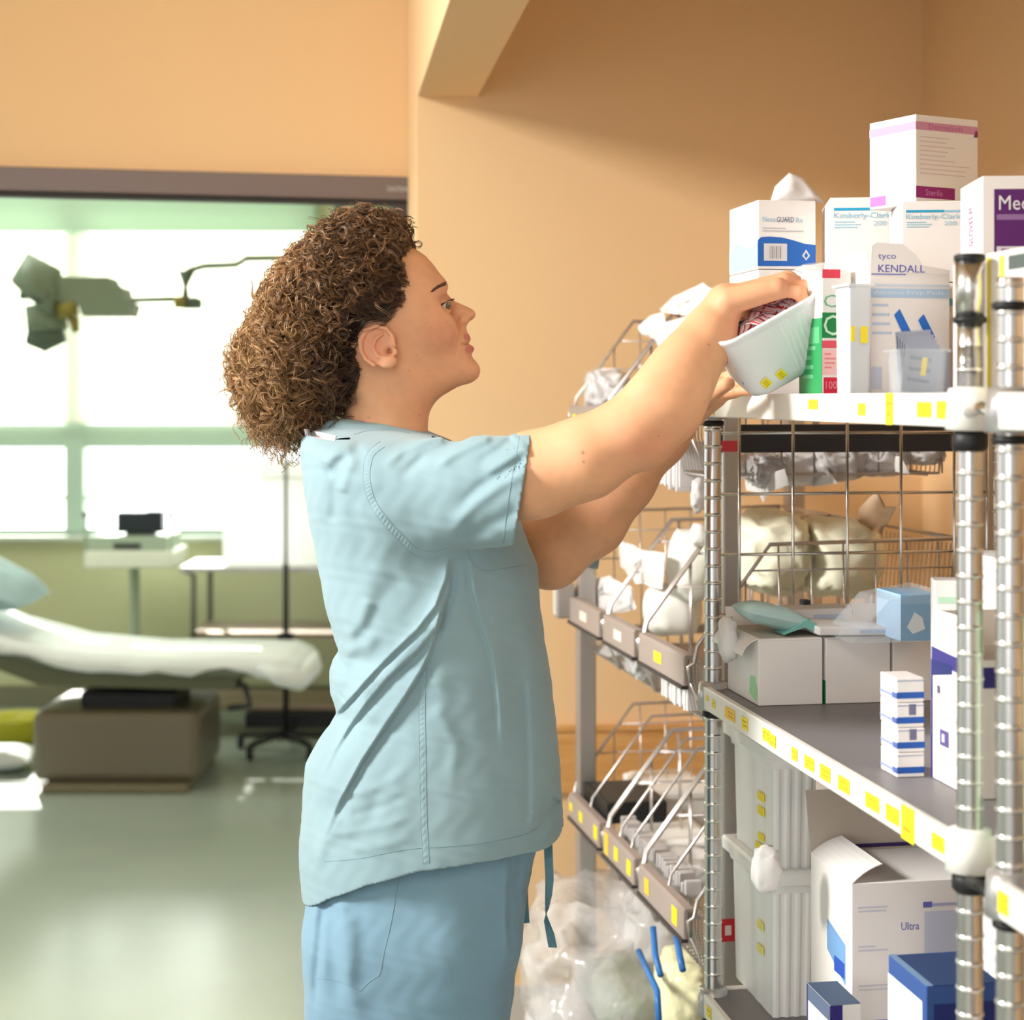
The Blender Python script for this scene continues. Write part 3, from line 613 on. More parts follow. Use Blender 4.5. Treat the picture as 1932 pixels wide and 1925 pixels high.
m = MB(); W = w_; pts = [(0, hF), (W * 0.02, hF + 0.033), (W * 0.08, hF + 0.037), (W * 0.40, hF + 0.036), (W * 0.56, hF + 0.024), (W * 0.66, hF + 0.010), (W, hF + 0.004), (W, hF)]
m.prism(pts, -0.0012, 0.0, CARD)
V, Fc = text_geo('KENDALL'); m.add([(W * (0.10 + 0.58 * x), -0.0017, hF + 0.001 + 0.009 * y) for x, y in V], Fc, paint((70, 70, 170)))
V, Fc = text_geo('tyco'); m.add([(W * (0.10 + 0.22 * x), -0.0017, hF + 0.015 + 0.008 * y) for x, y in V], Fc, paint((90, 90, 180)))
m.build('flap', parent=c.o)
c.flap('left', 0.028, 84, skew=0.004)
# clear bin with grey sachets in front of it
def bin_shell(name, label, cat, P, z, w, d, h, m_, taper=0.88, rot=RA, wall=0.002, rim=0.004, group=None):
    o = thing(name, label, cat, (P.x, P.y, z), rot, group); mb = MB()
    def ring(k, zz, e):
        cx, cy = w / 2, d / 2; a, b = (w / 2 - e) * k, (d / 2 - e) * k; rr = min(a, b) * 0.25; out = []
        for (sx, sy, a0) in ((1, 1, 0), (-1, 1, 90), (-1, -1, 180), (1, -1, 270)):
            for j in range(5):
                an = math.radians(a0 + j * 22.5); out.append((cx + sx * (a - rr) + rr * math.cos(an), cy + sy * (b - rr) + rr * math.sin(an), zz))
        return out
    R_ = [ring(taper, 0, 0), ring(1, h - 0.003, 0), ring(1, h - 0.003, -rim), ring(1, h, -rim), ring(1, h, wall), ring(taper, wall, wall)]
    n = len(R_[0]); V = [p for r in R_ for p in r]; Fc = [(i * n + k, i * n + (k + 1) % n, (i + 1) * n + (k + 1) % n, (i + 1) * n + k) for i in range(len(R_) - 1) for k in range(n)]
    Fc += [tuple(range(n)), tuple((len(R_) - 1) * n + k for k in range(n))]
    mb.add(V, Fc, m_); mb.build('body', parent=o); return o
FROST = mat('frosted_plastic', (240, 242, 244), 0.35, alpha=0.72)
CLEARP = mat('clear_plastic', (226, 232, 236), 0.15, alpha=0.2)
P, w_ = sized(1600, 1645, 0.012)
o = bin_shell('plastic_bin', 'frosted clear bin with yellow stickers between the green box and torn carton', 'bin', P, S1, w_, 0.045, hpx(P, 535, S1), FROST, 0.9)
m = MB(); m.box(w_ * 0.12, w_ * 0.28, -0.0007, 0, 0.066, 0.084, YEL); m.box(w_ * 0.52, w_ * 0.82, -0.0007, 0, 0.064, 0.084, YEL); q_ = m.build('sticker', parent=o); q_.rotation_euler = (0, 0, 0)
P, w_ = sized(1695, 1788, 0.004)
o = bin_shell('sachet_tray', 'clear tray of grey sachets in front of the torn open carton', 'tray', P, S1, w_, 0.035, 0.052, CLEARP, 0.92)
for i in range(5):
    m = MB(); x0 = w_ * (0.08 + 0.03 * i); T = Matrix.Translation((0, 0.006 + i * 0.005, 0.004)) @ Matrix.Rotation(math.radians(8 - 3 * i), 4, 'Y')
    m.box(x0, x0 + w_ * 0.72, -0.001, 0.001, 0, 0.052 + 0.003 * i, mat('grey_foil', (150, 156, 170), 0.4, metal=0.3), T)
    for k in range(3): m.box(x0 + 0.006, x0 + w_ * 0.55, -0.0016, -0.001, 0.012 + k * 0.012, 0.016 + k * 0.012, paint((110, 118, 140)), T)
    if i == 0: m.box(x0 + 0.02, x0 + 0.026, -0.002, -0.001, 0.02, 0.04, YEL, T)
    so = m.build('sachet', loc=(P.x, P.y, S1 + 0.003), rotz=RA); tag(so, 'grey foil sachet standing in the clear tray before the torn carton', 'sachet', 'sachets in the clear tray')
# --- green box
P, w_ = sized(1551, 1606, 0.006)
c = Carton(w_, 0.085, hpx(P, 508, S1)); c.rect('front', 0, 0.93, 0.62, 1.0, RED); c.rect('left', 0.1, 0.93, 0.95, 0.985, (230, 190, 190)); 
c.rect('left', 0, 0.02, 1, 0.62, GRN); c.rect('front', 0.0, 0.46, 0.6, 0.66, (16, 128, 62)); c.text('front', 'C', 0.05, 0.48, 0.55, 0.64, (200, 232, 206)); c.text('front', 'C', 0.05, 0.70, 0.5, 0.80, (120, 186, 140))
c.rect('front', 0.0, 0.38, 0.6, 0.44, (226, 80, 96)); c.rect('front', 0, 0.17, 0.6, 0.37, (240, 190, 186)); c.lines('front', 0.08, 0.2, 0.5, 0.34, 4, (226, 130, 130)); c.rect('front', 0.05, 0.01, 0.62, 0.15, (214, 28, 60)); c.text('front', '100', 0.12, 0.06, 0.5, 0.12, (240, 150, 160))
c.poly('front', [(0.62, 0.0), (1, 0.0), (1, 0.03), (0.62, 0.10)], GRN); c.lines('left', 0.2, 0.1, 0.8, 0.55, 6, (110, 190, 140)); c.rect('left', 0.2, 0.42, 0.9, 0.55, (90, 180, 120), 0.0007)
c.done('carton', 'narrow green and white box with red squares beside the tilted white tub', P, S1)
# --- middle shelf: row of open white cartons
P = at(1431, 1329, 2.457); P0 = P.copy(); ws = []
labs = ['open white carton with teal masks, leftmost on the middle shelf', 'open white carton heaped with flat packs, centre of the middle shelf row', 'white carton at the right end of the middle shelf row of open cartons']
for i, (pa, pb) in enumerate(((1431, 1552), (1558, 1680), (1685, 1760))):
    P = P0 + EX * (fit_w(P0, pa, RA)); w_ = fit_w(P0, pb, RA) - fit_w(P0, pa, RA)
    c = Carton(w_, 0.15, 0.094, body=CARD); c.rect('front', 0.02, 0.97, 0.98, 0.975, (214, 206, 200))
    if i == 0: c.poly('left', [(0.72, 0.12), (0.95, 0.05), (0.98, 0.2), (0.9, 0.42), (0.75, 0.4)], (170, 226, 170))
    if i: c.rect('left', 0.0, 0.0, 1.0, 0.35, GRN)
    c.done('carton', labs[i], P, S2)
    c.flap('back', 0.03, 60); 
    if i == 0: c.flap('left', 0.035, -20, bend=-60)
    m = MB(); m.box(0.004, w_ - 0.004, 0.004, 0.146, 0.0941, 0.0946, CARDIN); q_ = m.build('opening', parent=c.o)
def soft(name, label, cat, c_, sx, sy, sz, m_, seed, rough=0.35, fq=2.2, T=None, group=None, ridg=True, sub=4, flat=False):
    """a crumpled film or paper bundle: noisy closed surface with sharp creases"""
    bm = bmesh.new(); bmesh.ops.create_icosphere(bm, subdivisions=sub, radius=1.0)
    for v in bm.verts:
        p = v.co.copy(); q = Vector((p.x * fq + seed * 7.1, p.y * fq - seed * 3.3, p.z * fq + seed))
        a = noise.noise(q) + 0.5 * noise.noise(q * 2.1)
        if ridg: a = 0.55 - abs(noise.noise(q)) * 1.5 + 0.45 * (0.5 - abs(noise.noise(q * 2.3))) + 0.2 * noise.noise(q * 5)
        f = 1 + rough * a; pw = 0.72
        d = Vector([math.copysign(abs(t) ** pw, t) for t in p]); v.co = Vector((d.x * sx, d.y * sy, d.z * sz)) * f * 0.86
    mb = MB(); mb.add([v.co.copy() for v in bm.verts], [[v.index for v in f.verts] for f in bm.faces], m_, not flat, T); bm.free()
    o = mb.build(name, loc=c_); tag(o, label, cat, group); return o
FILM = mat('crinkled_clear_film', (240, 240, 240), 0.12, alpha=0.5, spec=0.7, bump=(60, 0.6, 0.004))
FILMW = mat('milky_film', (246, 242, 242), 0.3, alpha=0.85, transluc=0.25, bump=(50, 0.5, 0.003))
PAPER = mat('white_tissue_paper', (246, 242, 240), 0.6, transluc=0.2, bump=(45, 0.4, 0.003))
TEAL = mat('teal_mask_fabric', (204, 230, 228), 0.7, transluc=0.3, bump=(60, 0.4, 0.002)); TEALD = mat('dark_teal_mask_fabric', (120, 180, 170), 0.7)
def L0(px, py, Y): return at(px, py, Y)
T = Matrix.Rotation(math.radians(12), 4, 'Y')
zt = S2 + 0.094
p = L0(1455, 1180, 2.50); m = MB(); pillow(m, (0, 0, 0.016), 0.047, 0.05, 0.016, TEAL, T, seed=2); tag(m.build('face_mask', loc=(p.x, p.y + 0.02, zt + 0.010), rotz=RA), 'pale teal face masks heaped in the leftmost open carton', 'mask')
m = MB(); m.prism([(0, 0), (0.035, 0.022), (0.066, 0.002), (0.06, -0.002), (0.03, 0.010)], -0.01, 0.03, TEALD); tag(m.build('folded_mask', loc=(p.x + 0.012, p.y - 0.02, zt + 0.004), rotz=RA), 'darker teal folded mask at the front of the leftmost open carton', 'mask')
soft('tissue_wad', 'white tissue spilling over the left side of the leftmost open carton', 'tissue', L0(1379, 1205, 2.52) + Vector((-0.004, 0, 0)), 0.014, 0.03, 0.033, PAPER, 3, sub=3)
for i, (pa, py, Y, w2, hh, lab) in enumerate(((1560, 1178, 2.55, 0.075, 0.006, 'flat white pack topmost on the centre open carton'), (1620, 1186, 2.50, 0.07, 0.006, 'flat white pack with grey print across the centre and right open cartons'), (1535, 1160, 2.60, 0.05, 0.012, 'thick white pack at the back of the centre open carton'))):
    m = MB(); m.box(-w2, w2, -0.03, 0.03, -hh, hh, PAPER, Matrix.Rotation(math.radians(3 - 2 * i), 4, 'Y'), bev=0.002); m.box(-0.01, w2 * 0.7, -0.0306, -0.0300, -hh * 0.5, hh * 0.3, paint((190, 200, 220)), Matrix.Rotation(math.radians(3 - 2 * i), 4, 'Y'))
    q_ = L0(pa, py, Y); tag(m.build('flat_pack', loc=q_, rotz=RA), lab, 'pack')
P = at(1640, 1160, 2.62); 
m = MB(); m.box(0, 0.012, 0, 0.02, 0, 0.02, DARK, bev=0.002); tag(m.build('clip', loc=at(1516, 1158, 2.62), rotz=RA), 'tiny dark clip lying on the packs behind the open cartons', 'clip')
# blue box in a clear bag and white box on the middle shelf
P = at(1700, 1180, 2.42)
SKY = (96, 168, 216)
c = Carton(0.056, 0.09, 0.064, body=mat('sky_blue_card', (130, 186, 226), 0.5)); c.rect('front', 0.0, 0.0, 1, 0.8, SKY); c.poly('front', [(0.15, 0.3), (0.35, 0.62), (0.55, 0.5), (0.62, 0.25), (0.3, 0.15)], (236, 246, 250), 0.0008); c.rect('left', 0, 0, 1, 1, (176, 208, 236))
c.done('carton', 'small sky blue box resting on the right end of the open carton row', P, S2 + 0.0945 + 0.002)
z_ = S2 + 0.0945 + 0.002
mb = MB(); T = None
m = MB(); m.prism([(-0.075, 0.0), (-0.062, 0.016), (-0.022, 0.058), (0.055, 0.070), (0.062, 0.0)], -0.012, 0.1, mat('thin_clear_film', (236, 242, 246), 0.15, alpha=0.22, spec=0.8, bump=(60, 0.6, 0.004))); tag(m.build('clear_bag', loc=(P.x, P.y, z_), rotz=RA), 'clear plastic bag wrapped around the small sky blue box', 'bag')
P, w_ = sized(1763, 1830, 0.16)
c = Carton(w_, 0.05, hpx(P, 1096, S2)).seam(); c.rect('front', 0.1, 0.86, 0.9, 0.9, (190, 226, 196)); c.done('carton', 'white box with faint green line behind the near chrome post, middle shelf', P, S2, math.radians(-8))
# stack of four small white boxes with blue bands
P = at(1692, 1463, 1.995); hh = 0.0285
for i in range(4):
    c = Carton(0.033, 0.05, hh - 0.0006); z = S2 + i * hh
    c.rect('front', 0.0, 0.16, 1, 0.42, (24, 88, 176)); c.rect('left', 0.0, 0.2, 1, 0.32, (150, 160, 200)); c.rect('left', 0.75, 0.16, 1, 0.4, (90, 110, 180), 0.0006); c.rect('front', 0, 0.86, 1, 0.90, (150, 160, 190)) 
    if i in (1, 2): c.rect('front', 0.45, 0.5, 0.7, 0.95, (110, 110, 140), 0.0007)
    place = ['bottom', 'second from bottom', 'third from bottom', 'topmost'][i]
    c.done('small_carton', 'small white box with blue band, %s of its stack on the middle shelf' % place, P + Vector((random.uniform(-1, 1) * 0.0006, 0, 0)), z, group='small banded boxes stacked on the middle shelf')
# tall open white carton with purple bands
P = at(1840, 1506, 1.884)
P.z = 0
c = Carton(0.12, 0.118, 0.150, body=CARD)
BP = (58, 52, 128)
c.poly('left', [(0.02, 0.90), (1, 0.84), (1, 0.96), (0.02, 1.0)], BP); c.poly('left', [(0.04, 0.78), (0.5, 0.84), (0.5, 0.91), (0.04, 0.90)], (36, 44, 110), 0.0007); c.rect('left', 0.0, 0.0, 0.045, 0.9, BP); c.rect('front', 0, 0.8, 1, 0.95, BP)
c.rect('left', 0.15, 0.66, 0.22, 0.72, (90, 80, 110)); c.text('left', 'ABC', 0.25, 0.66, 0.42, 0.72, (214, 206, 214)); c.text('left', 'Examination', 0.18, 0.48, 0.72, 0.54, (200, 192, 204)); c.lines('left', 0.2, 0.38, 0.6, 0.45, 2, (220, 210, 216)); c.rect('left', 0.22, 0.28, 0.42, 0.40, (96, 84, 140), 0.0007); c.rect('left', 0.27, 0.31, 0.33, 0.37, (230, 226, 234), 0.0009); c.text('left', 'GLOVES', 0.25, 0.18, 0.6, 0.23, (220, 214, 220)); c.lines('left', 0.2, 0.08, 0.5, 0.12, 2, (214, 206, 212))
c.done('carton', 'tall open white carton with purple bands beside the small box stack', P, S2)
c.flap('left', 0.042, 97, skew=-0.004); c.flap('back', 0.04, 88, skew=0.003)
# stack at the right edge between the posts
P, w_ = sized(1905, 2000, 0.20)
z = S2
for i, hh in enumerate((0.10, 0.07, 0.07)):
    c = Carton(0.15, 0.14, hh - 0.001, body=CARD); c.lines('left', 0.3, 0.3, 0.9, 0.8, 3, (214, 214, 222), i); c.done('carton', 'white carton seen between the two chrome posts, %s on the middle shelf' % ['bottom of the stack', 'middle of the stack', 'top of the stack'][i], P, z); z += hh
# --- bottom shelf
WBIN = mat('white_ribbed_plastic', (250, 249, 248), 0.4)
def tub_bin(P, z, w, d, h, label):
    o = thing('ribbed_bin', label, 'bin', (P.x, P.y, z), RA); m = MB(); t = 0.9
    n = 10
    def ring(k, zz, e=0.0, ribs=True):
        pts = []; x0, x1 = w * (1 - k) / 2 - e, w - w * (1 - k) / 2 + e; y0, y1 = d * (1 - k) / 2 - e, d - d * (1 - k) / 2 + e
        def rib(i): return 0.0022 if (ribs and i % 4 in (1, 2)) else 0.0
        for i in range(16): f = i / 16; pts.append((x0 + (x1 - x0) * f, y0 - rib(i), zz))
        for i in range(16): f = i / 16; pts.append((x1 + rib(i), y0 + (y1 - y0) * f, zz))
        for i in range(16): f = i / 16; pts.append((x1 - (x1 - x0) * f, y1 + rib(i), zz))
        for i in range(16): f = i / 16; pts.append((x0 - rib(i) * 0.3, y1 - (y1 - y0) * f, zz))
        return pts
    R_ = [ring(0.90, 0), ring(0.97, h - 0.035), ring(1.0, h - 0.034, 0.002, False), ring(1.0, h - 0.022, 0.004, False), ring(1.0, h - 0.020, 0.012, False), ring(1.0, h - 0.004, 0.013, False), ring(1.0, h, 0.010, False), ring(1.0, h, -0.002, False), ring(0.92, h - 0.09, -0.003, False)]
    k_ = len(R_[0]); V = [p for r in R_ for p in r]; Fc = [(i * k_ + k, i * k_ + (k + 1) % k_, (i + 1) * k_ + (k + 1) % k_, (i + 1) * k_ + k) for i in range(len(R_) - 1) for k in range(k_)]
    Fc += [tuple(range(k_)), tuple((len(R_) - 1) * k_ + k for k in range(k_))]
    m.add(V, Fc, WBIN); m.build('body', parent=o)
    return o
P = corner(1458, 0.052) ; w_ = fit_w(P, 1543, RA)
hb = 0.215
zl = S3; o1 = tub_bin(P, zl, w_, 0.20, hb, 'white ribbed bin with rim, lower of the two on the bottom shelf')
z2 = zl + hb - 0.022; o2 = tub_bin(P + EX * 0.001, z2, w_ * 0.985, 0.197, 0.2, 'white ribbed bin with many yellow labels, upper of the two on the bottom shelf')
def stick(o, y, z, w, h, m_=YEL):
    m = MB(); m.box(-0.0022, -0.0003, y - w / 2, y + w / 2, z - h / 2, z + h / 2, m_); m.build('sticker', parent=o)
for (y, z, w, h) in ((0.055, 0.115, 0.028, 0.012), (0.055, 0.094, 0.028, 0.012), (0.055, 0.056, 0.024, 0.010), (0.062, 0.040, 0.034, 0.010), (0.050, 0.034, 0.030, 0.012), (0.058, 0.022, 0.050, 0.012)): stick(o2, y, z, w, h)
for (y, z) in ((0.055, 0.12), (0.055, 0.085)): stick(o1, y, z, 0.026, 0.012, mat('faded_yellow_label', (244, 236, 130), 0.5))
m = MB()
for i in range(3): m.box(0.012, 0.05, 0.03 + i * 0.05, 0.065 + i * 0.05, 0.195, 0.214, PAPER, bev=0.004)
q_ = soft('paper_wad', 'crumpled white paper wedged on the rim of the lower ribbed bin', 'paper', at(1445, 1640, 2.36) , 0.02, 0.016, 0.032, PAPER, 11, sub=3)
P = corner(1607, 0.085); w_ = fit_w(P, 1850, RA)
c = Carton(w_, 0.16, hpx(P, 1668, S3), body=CARD)
BL = (120, 140, 200)
for k in range(4):
    v = 0.88 - 0.2 * k
    c.lines('front', 0.05, v - 0.04, 0.30, v, 2, (206, 206, 220), k); c.text('front', 'Ultra', 0.38 + 0.04 * k, v - 0.13, 0.52 + 0.04 * k, v - 0.09, (110, 110, 190))
c.rect('front', 0.03, 0.26, 0.5, 0.30, (150, 166, 214)); c.rect('front', 0.56, 0.1, 0.95, 0.84, (206, 210, 228)); c.rect('front', 0.55, 0.86, 0.62, 0.89, (110, 110, 190)); c.rect('front', 0.62, 0.865, 0.95, 0.88, (180, 180, 212))
c.poly('left', [(0.42, 0.72), (0.86, 0.66), (0.86, 0.45), (0.42, 0.56)], (120, 166, 216)); c.rect('left', 0.6, 0.48, 0.84, 0.56, (40, 84, 190), 0.0008)
c.done('carton', 'large opened white carton with blue print on the bottom shelf', P, S3)
c.flap('left', 0.05, 140, bend=30, skew=0.005); c.flap('back', 0.085, 75, m=CARDIN); c.flap('right', 0.05, 60)
m = MB(); m.box(0.02, w_, 0.158, 0.1595, c.h + 0.004, c.h + 0.009, paint((50, 36, 96))); m.build('print_line', parent=c.o)
P = corner(1748, 0.030)
c = Carton(0.085, 0.11, hpx(P, 1862, S3), body=mat('navy_card', (50, 84, 150), 0.45)); c.rect('left', 0, 0, 0.9, 0.92, (240, 240, 244)); c.rect('front', 0.3, 0, 1, 0.5, (236, 238, 244)); c.rect('front', 0.1, 0.72, 1, 0.92, (22, 40, 112)); c.rect('top', 0.1, 0.0, 1, 0.96, (54, 76, 120)); c.rect('top', 0, 0, 0.1, 1, (130, 160, 196))
c.done('carton', 'navy and white box at the front of the bottom shelf before the large carton', P, S3)
P = corner(1566, 0.012)
c = Carton(0.04, 0.085, hpx(P, 1898, S3), body=CARD); c.rect('top', 0, 0, 1, 1, (66, 86, 116)); c.rect('front', 0, 0, 0.4, 1, (50, 40, 120)); c.rect('left', 0, 0.0, 0.05, 1, (60, 50, 120)); c.rect('left', 0, 0.86, 1, 1, (90, 104, 130)); c.lines('left', 0.3, 0.5, 0.8, 0.8, 3, (200, 200, 214))
c.done('small_carton', 'small white box with dark blue top between the ribbed bins and large carton', P, S3)
P, w_ = sized(1905, 2000, 0.20)
c = Carton(0.15, 0.14, 0.26, body=CARD); c.rect('left', 0.2, 0.16, 1, 0.24, (36, 40, 110)); c.lines('left', 0.3, 0.5, 0.9, 0.9, 5, (214, 214, 222), 2); c.done('carton', 'white carton with navy band between the two chrome posts, bottom shelf', P, S3)
# --- second unit
def u2p(px, q):
    k = (px - CX) / F; a = O2 + EX * q; r = (a.x - k * a.y) / (EY.x - k * EY.y); return O2 - EY * r + EX * q
P = u2p(1960, 0.035)
c = Carton(0.12, 0.115, 0.142, body=CARD); c.rect('left', 0.03, 0.02, 0.12, 0.97, (246, 224, 60)); c.rect('left', 0.28, 0.02, 0.38, 0.97, (246, 228, 90)); c.poly('left', [(0.45, 0.86), (0.9, 0.86), (0.9, 0.96), (0.45, 0.96)], (90, 100, 96)); c.rect('left', 0.55, 0.1, 0.8, 0.8, (226, 226, 214))
c.done('carton', 'white carton with yellow vertical stripes at the right edge on the top shelf', P, S1)
P = u2p(1965, 0.035)
c = Carton(0.12, 0.11, 0.25, body=CARD); c.rect('left', 0.02, 0.0, 0.12, 0.9, (246, 224, 60)); c.done('carton', 'white carton with one yellow stripe at the right edge on the bottom shelf', P, 0.4965)
P = u2p(1975, 0.05)
c = Carton(0.12, 0.11, 0.23, body=mat('sage_card', (170, 190, 160), 0.5)); c.rect('left', 0.1, 0.2, 0.5, 0.8, (228, 232, 220)); c.done('carton', 'sage green carton at the right edge on the middle shelf', P, 0.9745)

# ================================================================ things in the baskets
BR = Matrix.Rotation(BA, 3, 'Z')
def bk(y, x, z): return BO + BR @ Vector((x, y, z))
def solve(px, py, x):                           # a point of the rack at depth x behind its front, seen at a pixel
    k = (px - CX) / F; ex = BR @ Vector((1, 0, 0)); ey = BR @ Vector((0, 1, 0)); a = BO + ex * x
    r = (k * a.y - a.x) / (ey.x - k * ey.y); p = a + ey * r; return Vector((p.x, p.y, EYE - (py - HY) * p.y / F))
G1 = 'clear bags in the top baskets'
def sheetbag(name, label, cat, pts, th, m_, seed, n=16, group=None):
    """a folded paper or film packet: outline polygon (world points) filled, given thickness and crinkles"""
    c_ = sum(pts, Vector()) / len(pts); V = []; Fc = []
    for s in (0, 1):
        o = len(V); V.append(c_ + Vector((0.2 * th * (1 - 2 * s), th * (s * 2 - 1), 0))); k = len(pts); rings = 7
        for j in range(1, rings + 1):
            f = j / rings
            for i in range(k * 4):
                a = pts[i // 4]; b = pts[(i // 4 + 1) % k]; e = a.lerp(b, (i % 4) / 4); p = c_.lerp(e, f)
                g = th * math.sqrt(max(0, 1 - f ** 2.5)); nz = noise.noise(p * 34 + Vector((seed, s * 5, 0))) * th * 0.9 * (1.1 - f * 0.7)
                V.append(p + Vector((nz * 0.4, (s * 2 - 1) * g + nz, nz * 0.5)))
        for i in range(k * 4): Fc.append((o, o + 1 + i, o + 1 + (i + 1) % (k * 4)))
        for j in range(rings - 1):
            for i in range(k * 4):
                a = o + 1 + j * k * 4; Fc.append((a + i, a + k * 4 + i, a + k * 4 + (i + 1) % (k * 4), a + (i + 1) % (k * 4)))
    m = MB(); m.add([v - c_ for v in V], Fc, m_, True); o = m.build(name, loc=c_); tag(o, label, cat, group); return o
def poly(pxs, x): return [solve(px, py, x) for px, py in pxs]
# white paper bags heaped on the top tier
sheetbag('paper_bag', 'white paper bag with pointed corner, topmost of the heap behind the raised forearm', 'bag', poly([(1244, 584), (1270, 560), (1325, 535), (1345, 548), (1330, 600), (1255, 590)], 0.10), 0.022, PAPER, 1)
sheetbag('paper_bag', 'white paper bag drooping over the top basket, left end of the heap', 'bag', poly([(1203, 616), (1225, 598), (1252, 588), (1255, 608), (1305, 596), (1300, 660), (1262, 700), (1236, 640), (1210, 630)], 0.08), 0.020, PAPER, 2)
sheetbag('paper_bag', 'white paper bag lying lowest under the heap behind the raised forearm', 'bag', poly([(1255, 610), (1330, 590), (1340, 680), (1280, 720), (1250, 660)], 0.13), 0.03, PAPER, 3)
soft('clear_bag', 'crinkled clear bag in the farthest top tier basket beside the yellow labels', 'bag', solve(1145, 738, 0.07), 0.045, 0.10, 0.042, FILMW, 4, 0.5)
sheetbag('clear_bag', 'clear bag sticking up at the left end of the top tier', 'bag', poly([(1105, 770), (1100, 735), (1130, 722), (1128, 702), (1142, 710), (1150, 730), (1175, 735), (1190, 760), (1180, 785)], 0.05), 0.012, FILM, 5)
soft('clear_bag', 'crinkled clear bag along the top tier basket right of the forearm', 'bag', solve(1225, 760, 0.09), 0.05, 0.12, 0.03, FILMW, 6, 0.5)
def ribbed(name, label, cat, c_, sx, sy, sz, m_, n, rot=BA, seed=0):
    o = thing(name, label, cat, c_, rot); m = MB()
    for i in range(n):
        y = -sy + 2 * sy * i / (n - 1); k = noise.noise(Vector((i * 0.7, seed, 0)))
        T = Matrix.Rotation(math.radians(6 * k), 4, 'X')
        m = MB(); m.box(-sx * (1 + 0.15 * k), sx, y - sy / n * 0.55, y + sy / n * 0.55, -sz * (1 + 0.3 * k), sz, m_, T, bev=0.0015); m.build('packet', parent=o)
    return o
ribbed('packet_bundle', 'bundle of thin clear wrapped packets hanging under the top tier by the elbow', 'packets', solve(1285, 875, 0.05), 0.03, 0.09, 0.036, FILMW, 18)
soft('film_wad', 'crumpled clear film hanging below the top tier left of the far chrome post', 'film', solve(1316, 935, 0.02), 0.010, 0.016, 0.026, FILMW, 8, 0.5, sub=3)
for i, (px, py, x, sx, sy, sz) in enumerate(((1440, 885, 0.13, 0.03, 0.07, 0.025), (1500, 880, 0.2, 0.04, 0.06, 0.03), (1580, 872, 0.26, 0.04, 0.06, 0.028), (1660, 868, 0.33, 0.04, 0.05, 0.025), (1740, 855, 0.40, 0.03, 0.05, 0.018))):
    soft('clear_bag', 'clear bag under the top tier seen through the grid, %s from the left' % ['first', 'second', 'third', 'fourth', 'fifth'][i], 'bag', solve(px, py, x), sx, sy, sz, FILMW if i % 2 else mat('grey_film', (214, 208, 206), 0.3, alpha=0.8, bump=(50, 0.5, 0.003)), 20 + i, 0.5, group=G1)
for i, pts in enumerate(([(1405, 905), (1480, 885), (1490, 915), (1450, 930), (1440, 948), (1432, 930), (1408, 925)], [(1500, 915), (1550, 895), (1560, 885), (1580, 912), (1540, 918)], [(1680, 860), (1700, 862), (1718, 895), (1690, 890)])):
    sheetbag('film_tail', 'white film corner poking down under the top tier, %s' % ['at the grid left edge', 'near the middle of the grid', 'at the right of the grid'][i], 'film', poly(pts, 0.12 + 0.1 * i), 0.006, PAPER, 30 + i)
# middle tier
sheetbag('gauze_pack', 'white gauze pack in the middle tier basket farthest from the camera', 'pack', poly([(1092, 1118), (1118, 1094), (1150, 1088), (1190, 1108), (1200, 1150), (1130, 1160)], 0.05), 0.028, PAPER, 41)
sheetbag('gauze_pack', 'white pack with pointed top leaning in the central middle tier basket', 'pack', poly([(1168, 1012), (1178, 1022), (1215, 1038), (1255, 1045), (1250, 1110), (1200, 1100), (1172, 1068)], 0.07), 0.02, PAPER, 42)
CREAM = mat('cream_wrapped_pack', (238, 236, 226), 0.6, bump=(30, 0.3, 0.003)); PALEG = mat('pale_green_wrap', (230, 226, 200), 0.55, bump=(30, 0.4, 0.004))
soft('wrapped_pack', 'pale cream wrapped pack filling the central middle tier basket', 'pack', solve(1268, 1150, 0.12), 0.06, 0.09, 0.055, CREAM, 43, 0.12, fq=1.2)
soft('wrapped_pack', 'pale cream wrapped pack standing in the nearest middle tier basket by the post', 'pack', solve(1305, 1065, 0.14), 0.05, 0.08, 0.075, CREAM, 44, 0.12, fq=1.2)
soft('wrapped_pack', 'small white rounded pack peeking above the middle tier beside the chrome post', 'pack', solve(1318, 1010, 0.10), 0.016, 0.03, 0.022, PAPER, 45, 0.2, sub=3)
soft('wrapped_pack', 'large pale yellow green pack behind the grid, left', 'pack', solve(1450, 1040, 0.22), 0.07, 0.17, 0.075, PALEG, 46, 0.25, fq=1.6)
soft('wrapped_pack', 'large pale yellow green pack behind the grid, centre', 'pack', solve(1570, 1050, 0.33), 0.08, 0.17, 0.07, PALEG, 47, 0.25, fq=1.6)
sheetbag('paper_bag', 'tan tinted paper bag behind the grid wires at the middle', 'bag', poly([(1620, 960), (1655, 925), (1668, 955), (1692, 958), (1675, 990), (1620, 1010)], 0.38), 0.02, mat('peach_paper', (236, 206, 174), 0.6), 48)
soft('clear_bag', 'clear bag bulging beneath the farthest middle tier basket', 'bag', solve(1210, 1235, 0.05), 0.03, 0.14, 0.035, FILM, 49, 0.5)
sheetbag('film_tail', 'pointed white film corner hanging under the middle tier', 'film', poly([(1150, 1205), (1166, 1215), (1172, 1236), (1148, 1240), (1130, 1232)], 0.03), 0.008, PAPER, 50)
ribbed('packet_bundle', 'bundle of thin white packets hanging under the middle tier beside the chrome post', 'packets', solve(1295, 1290, 0.04), 0.022, 0.075, 0.032, PAPER, 12, seed=3)
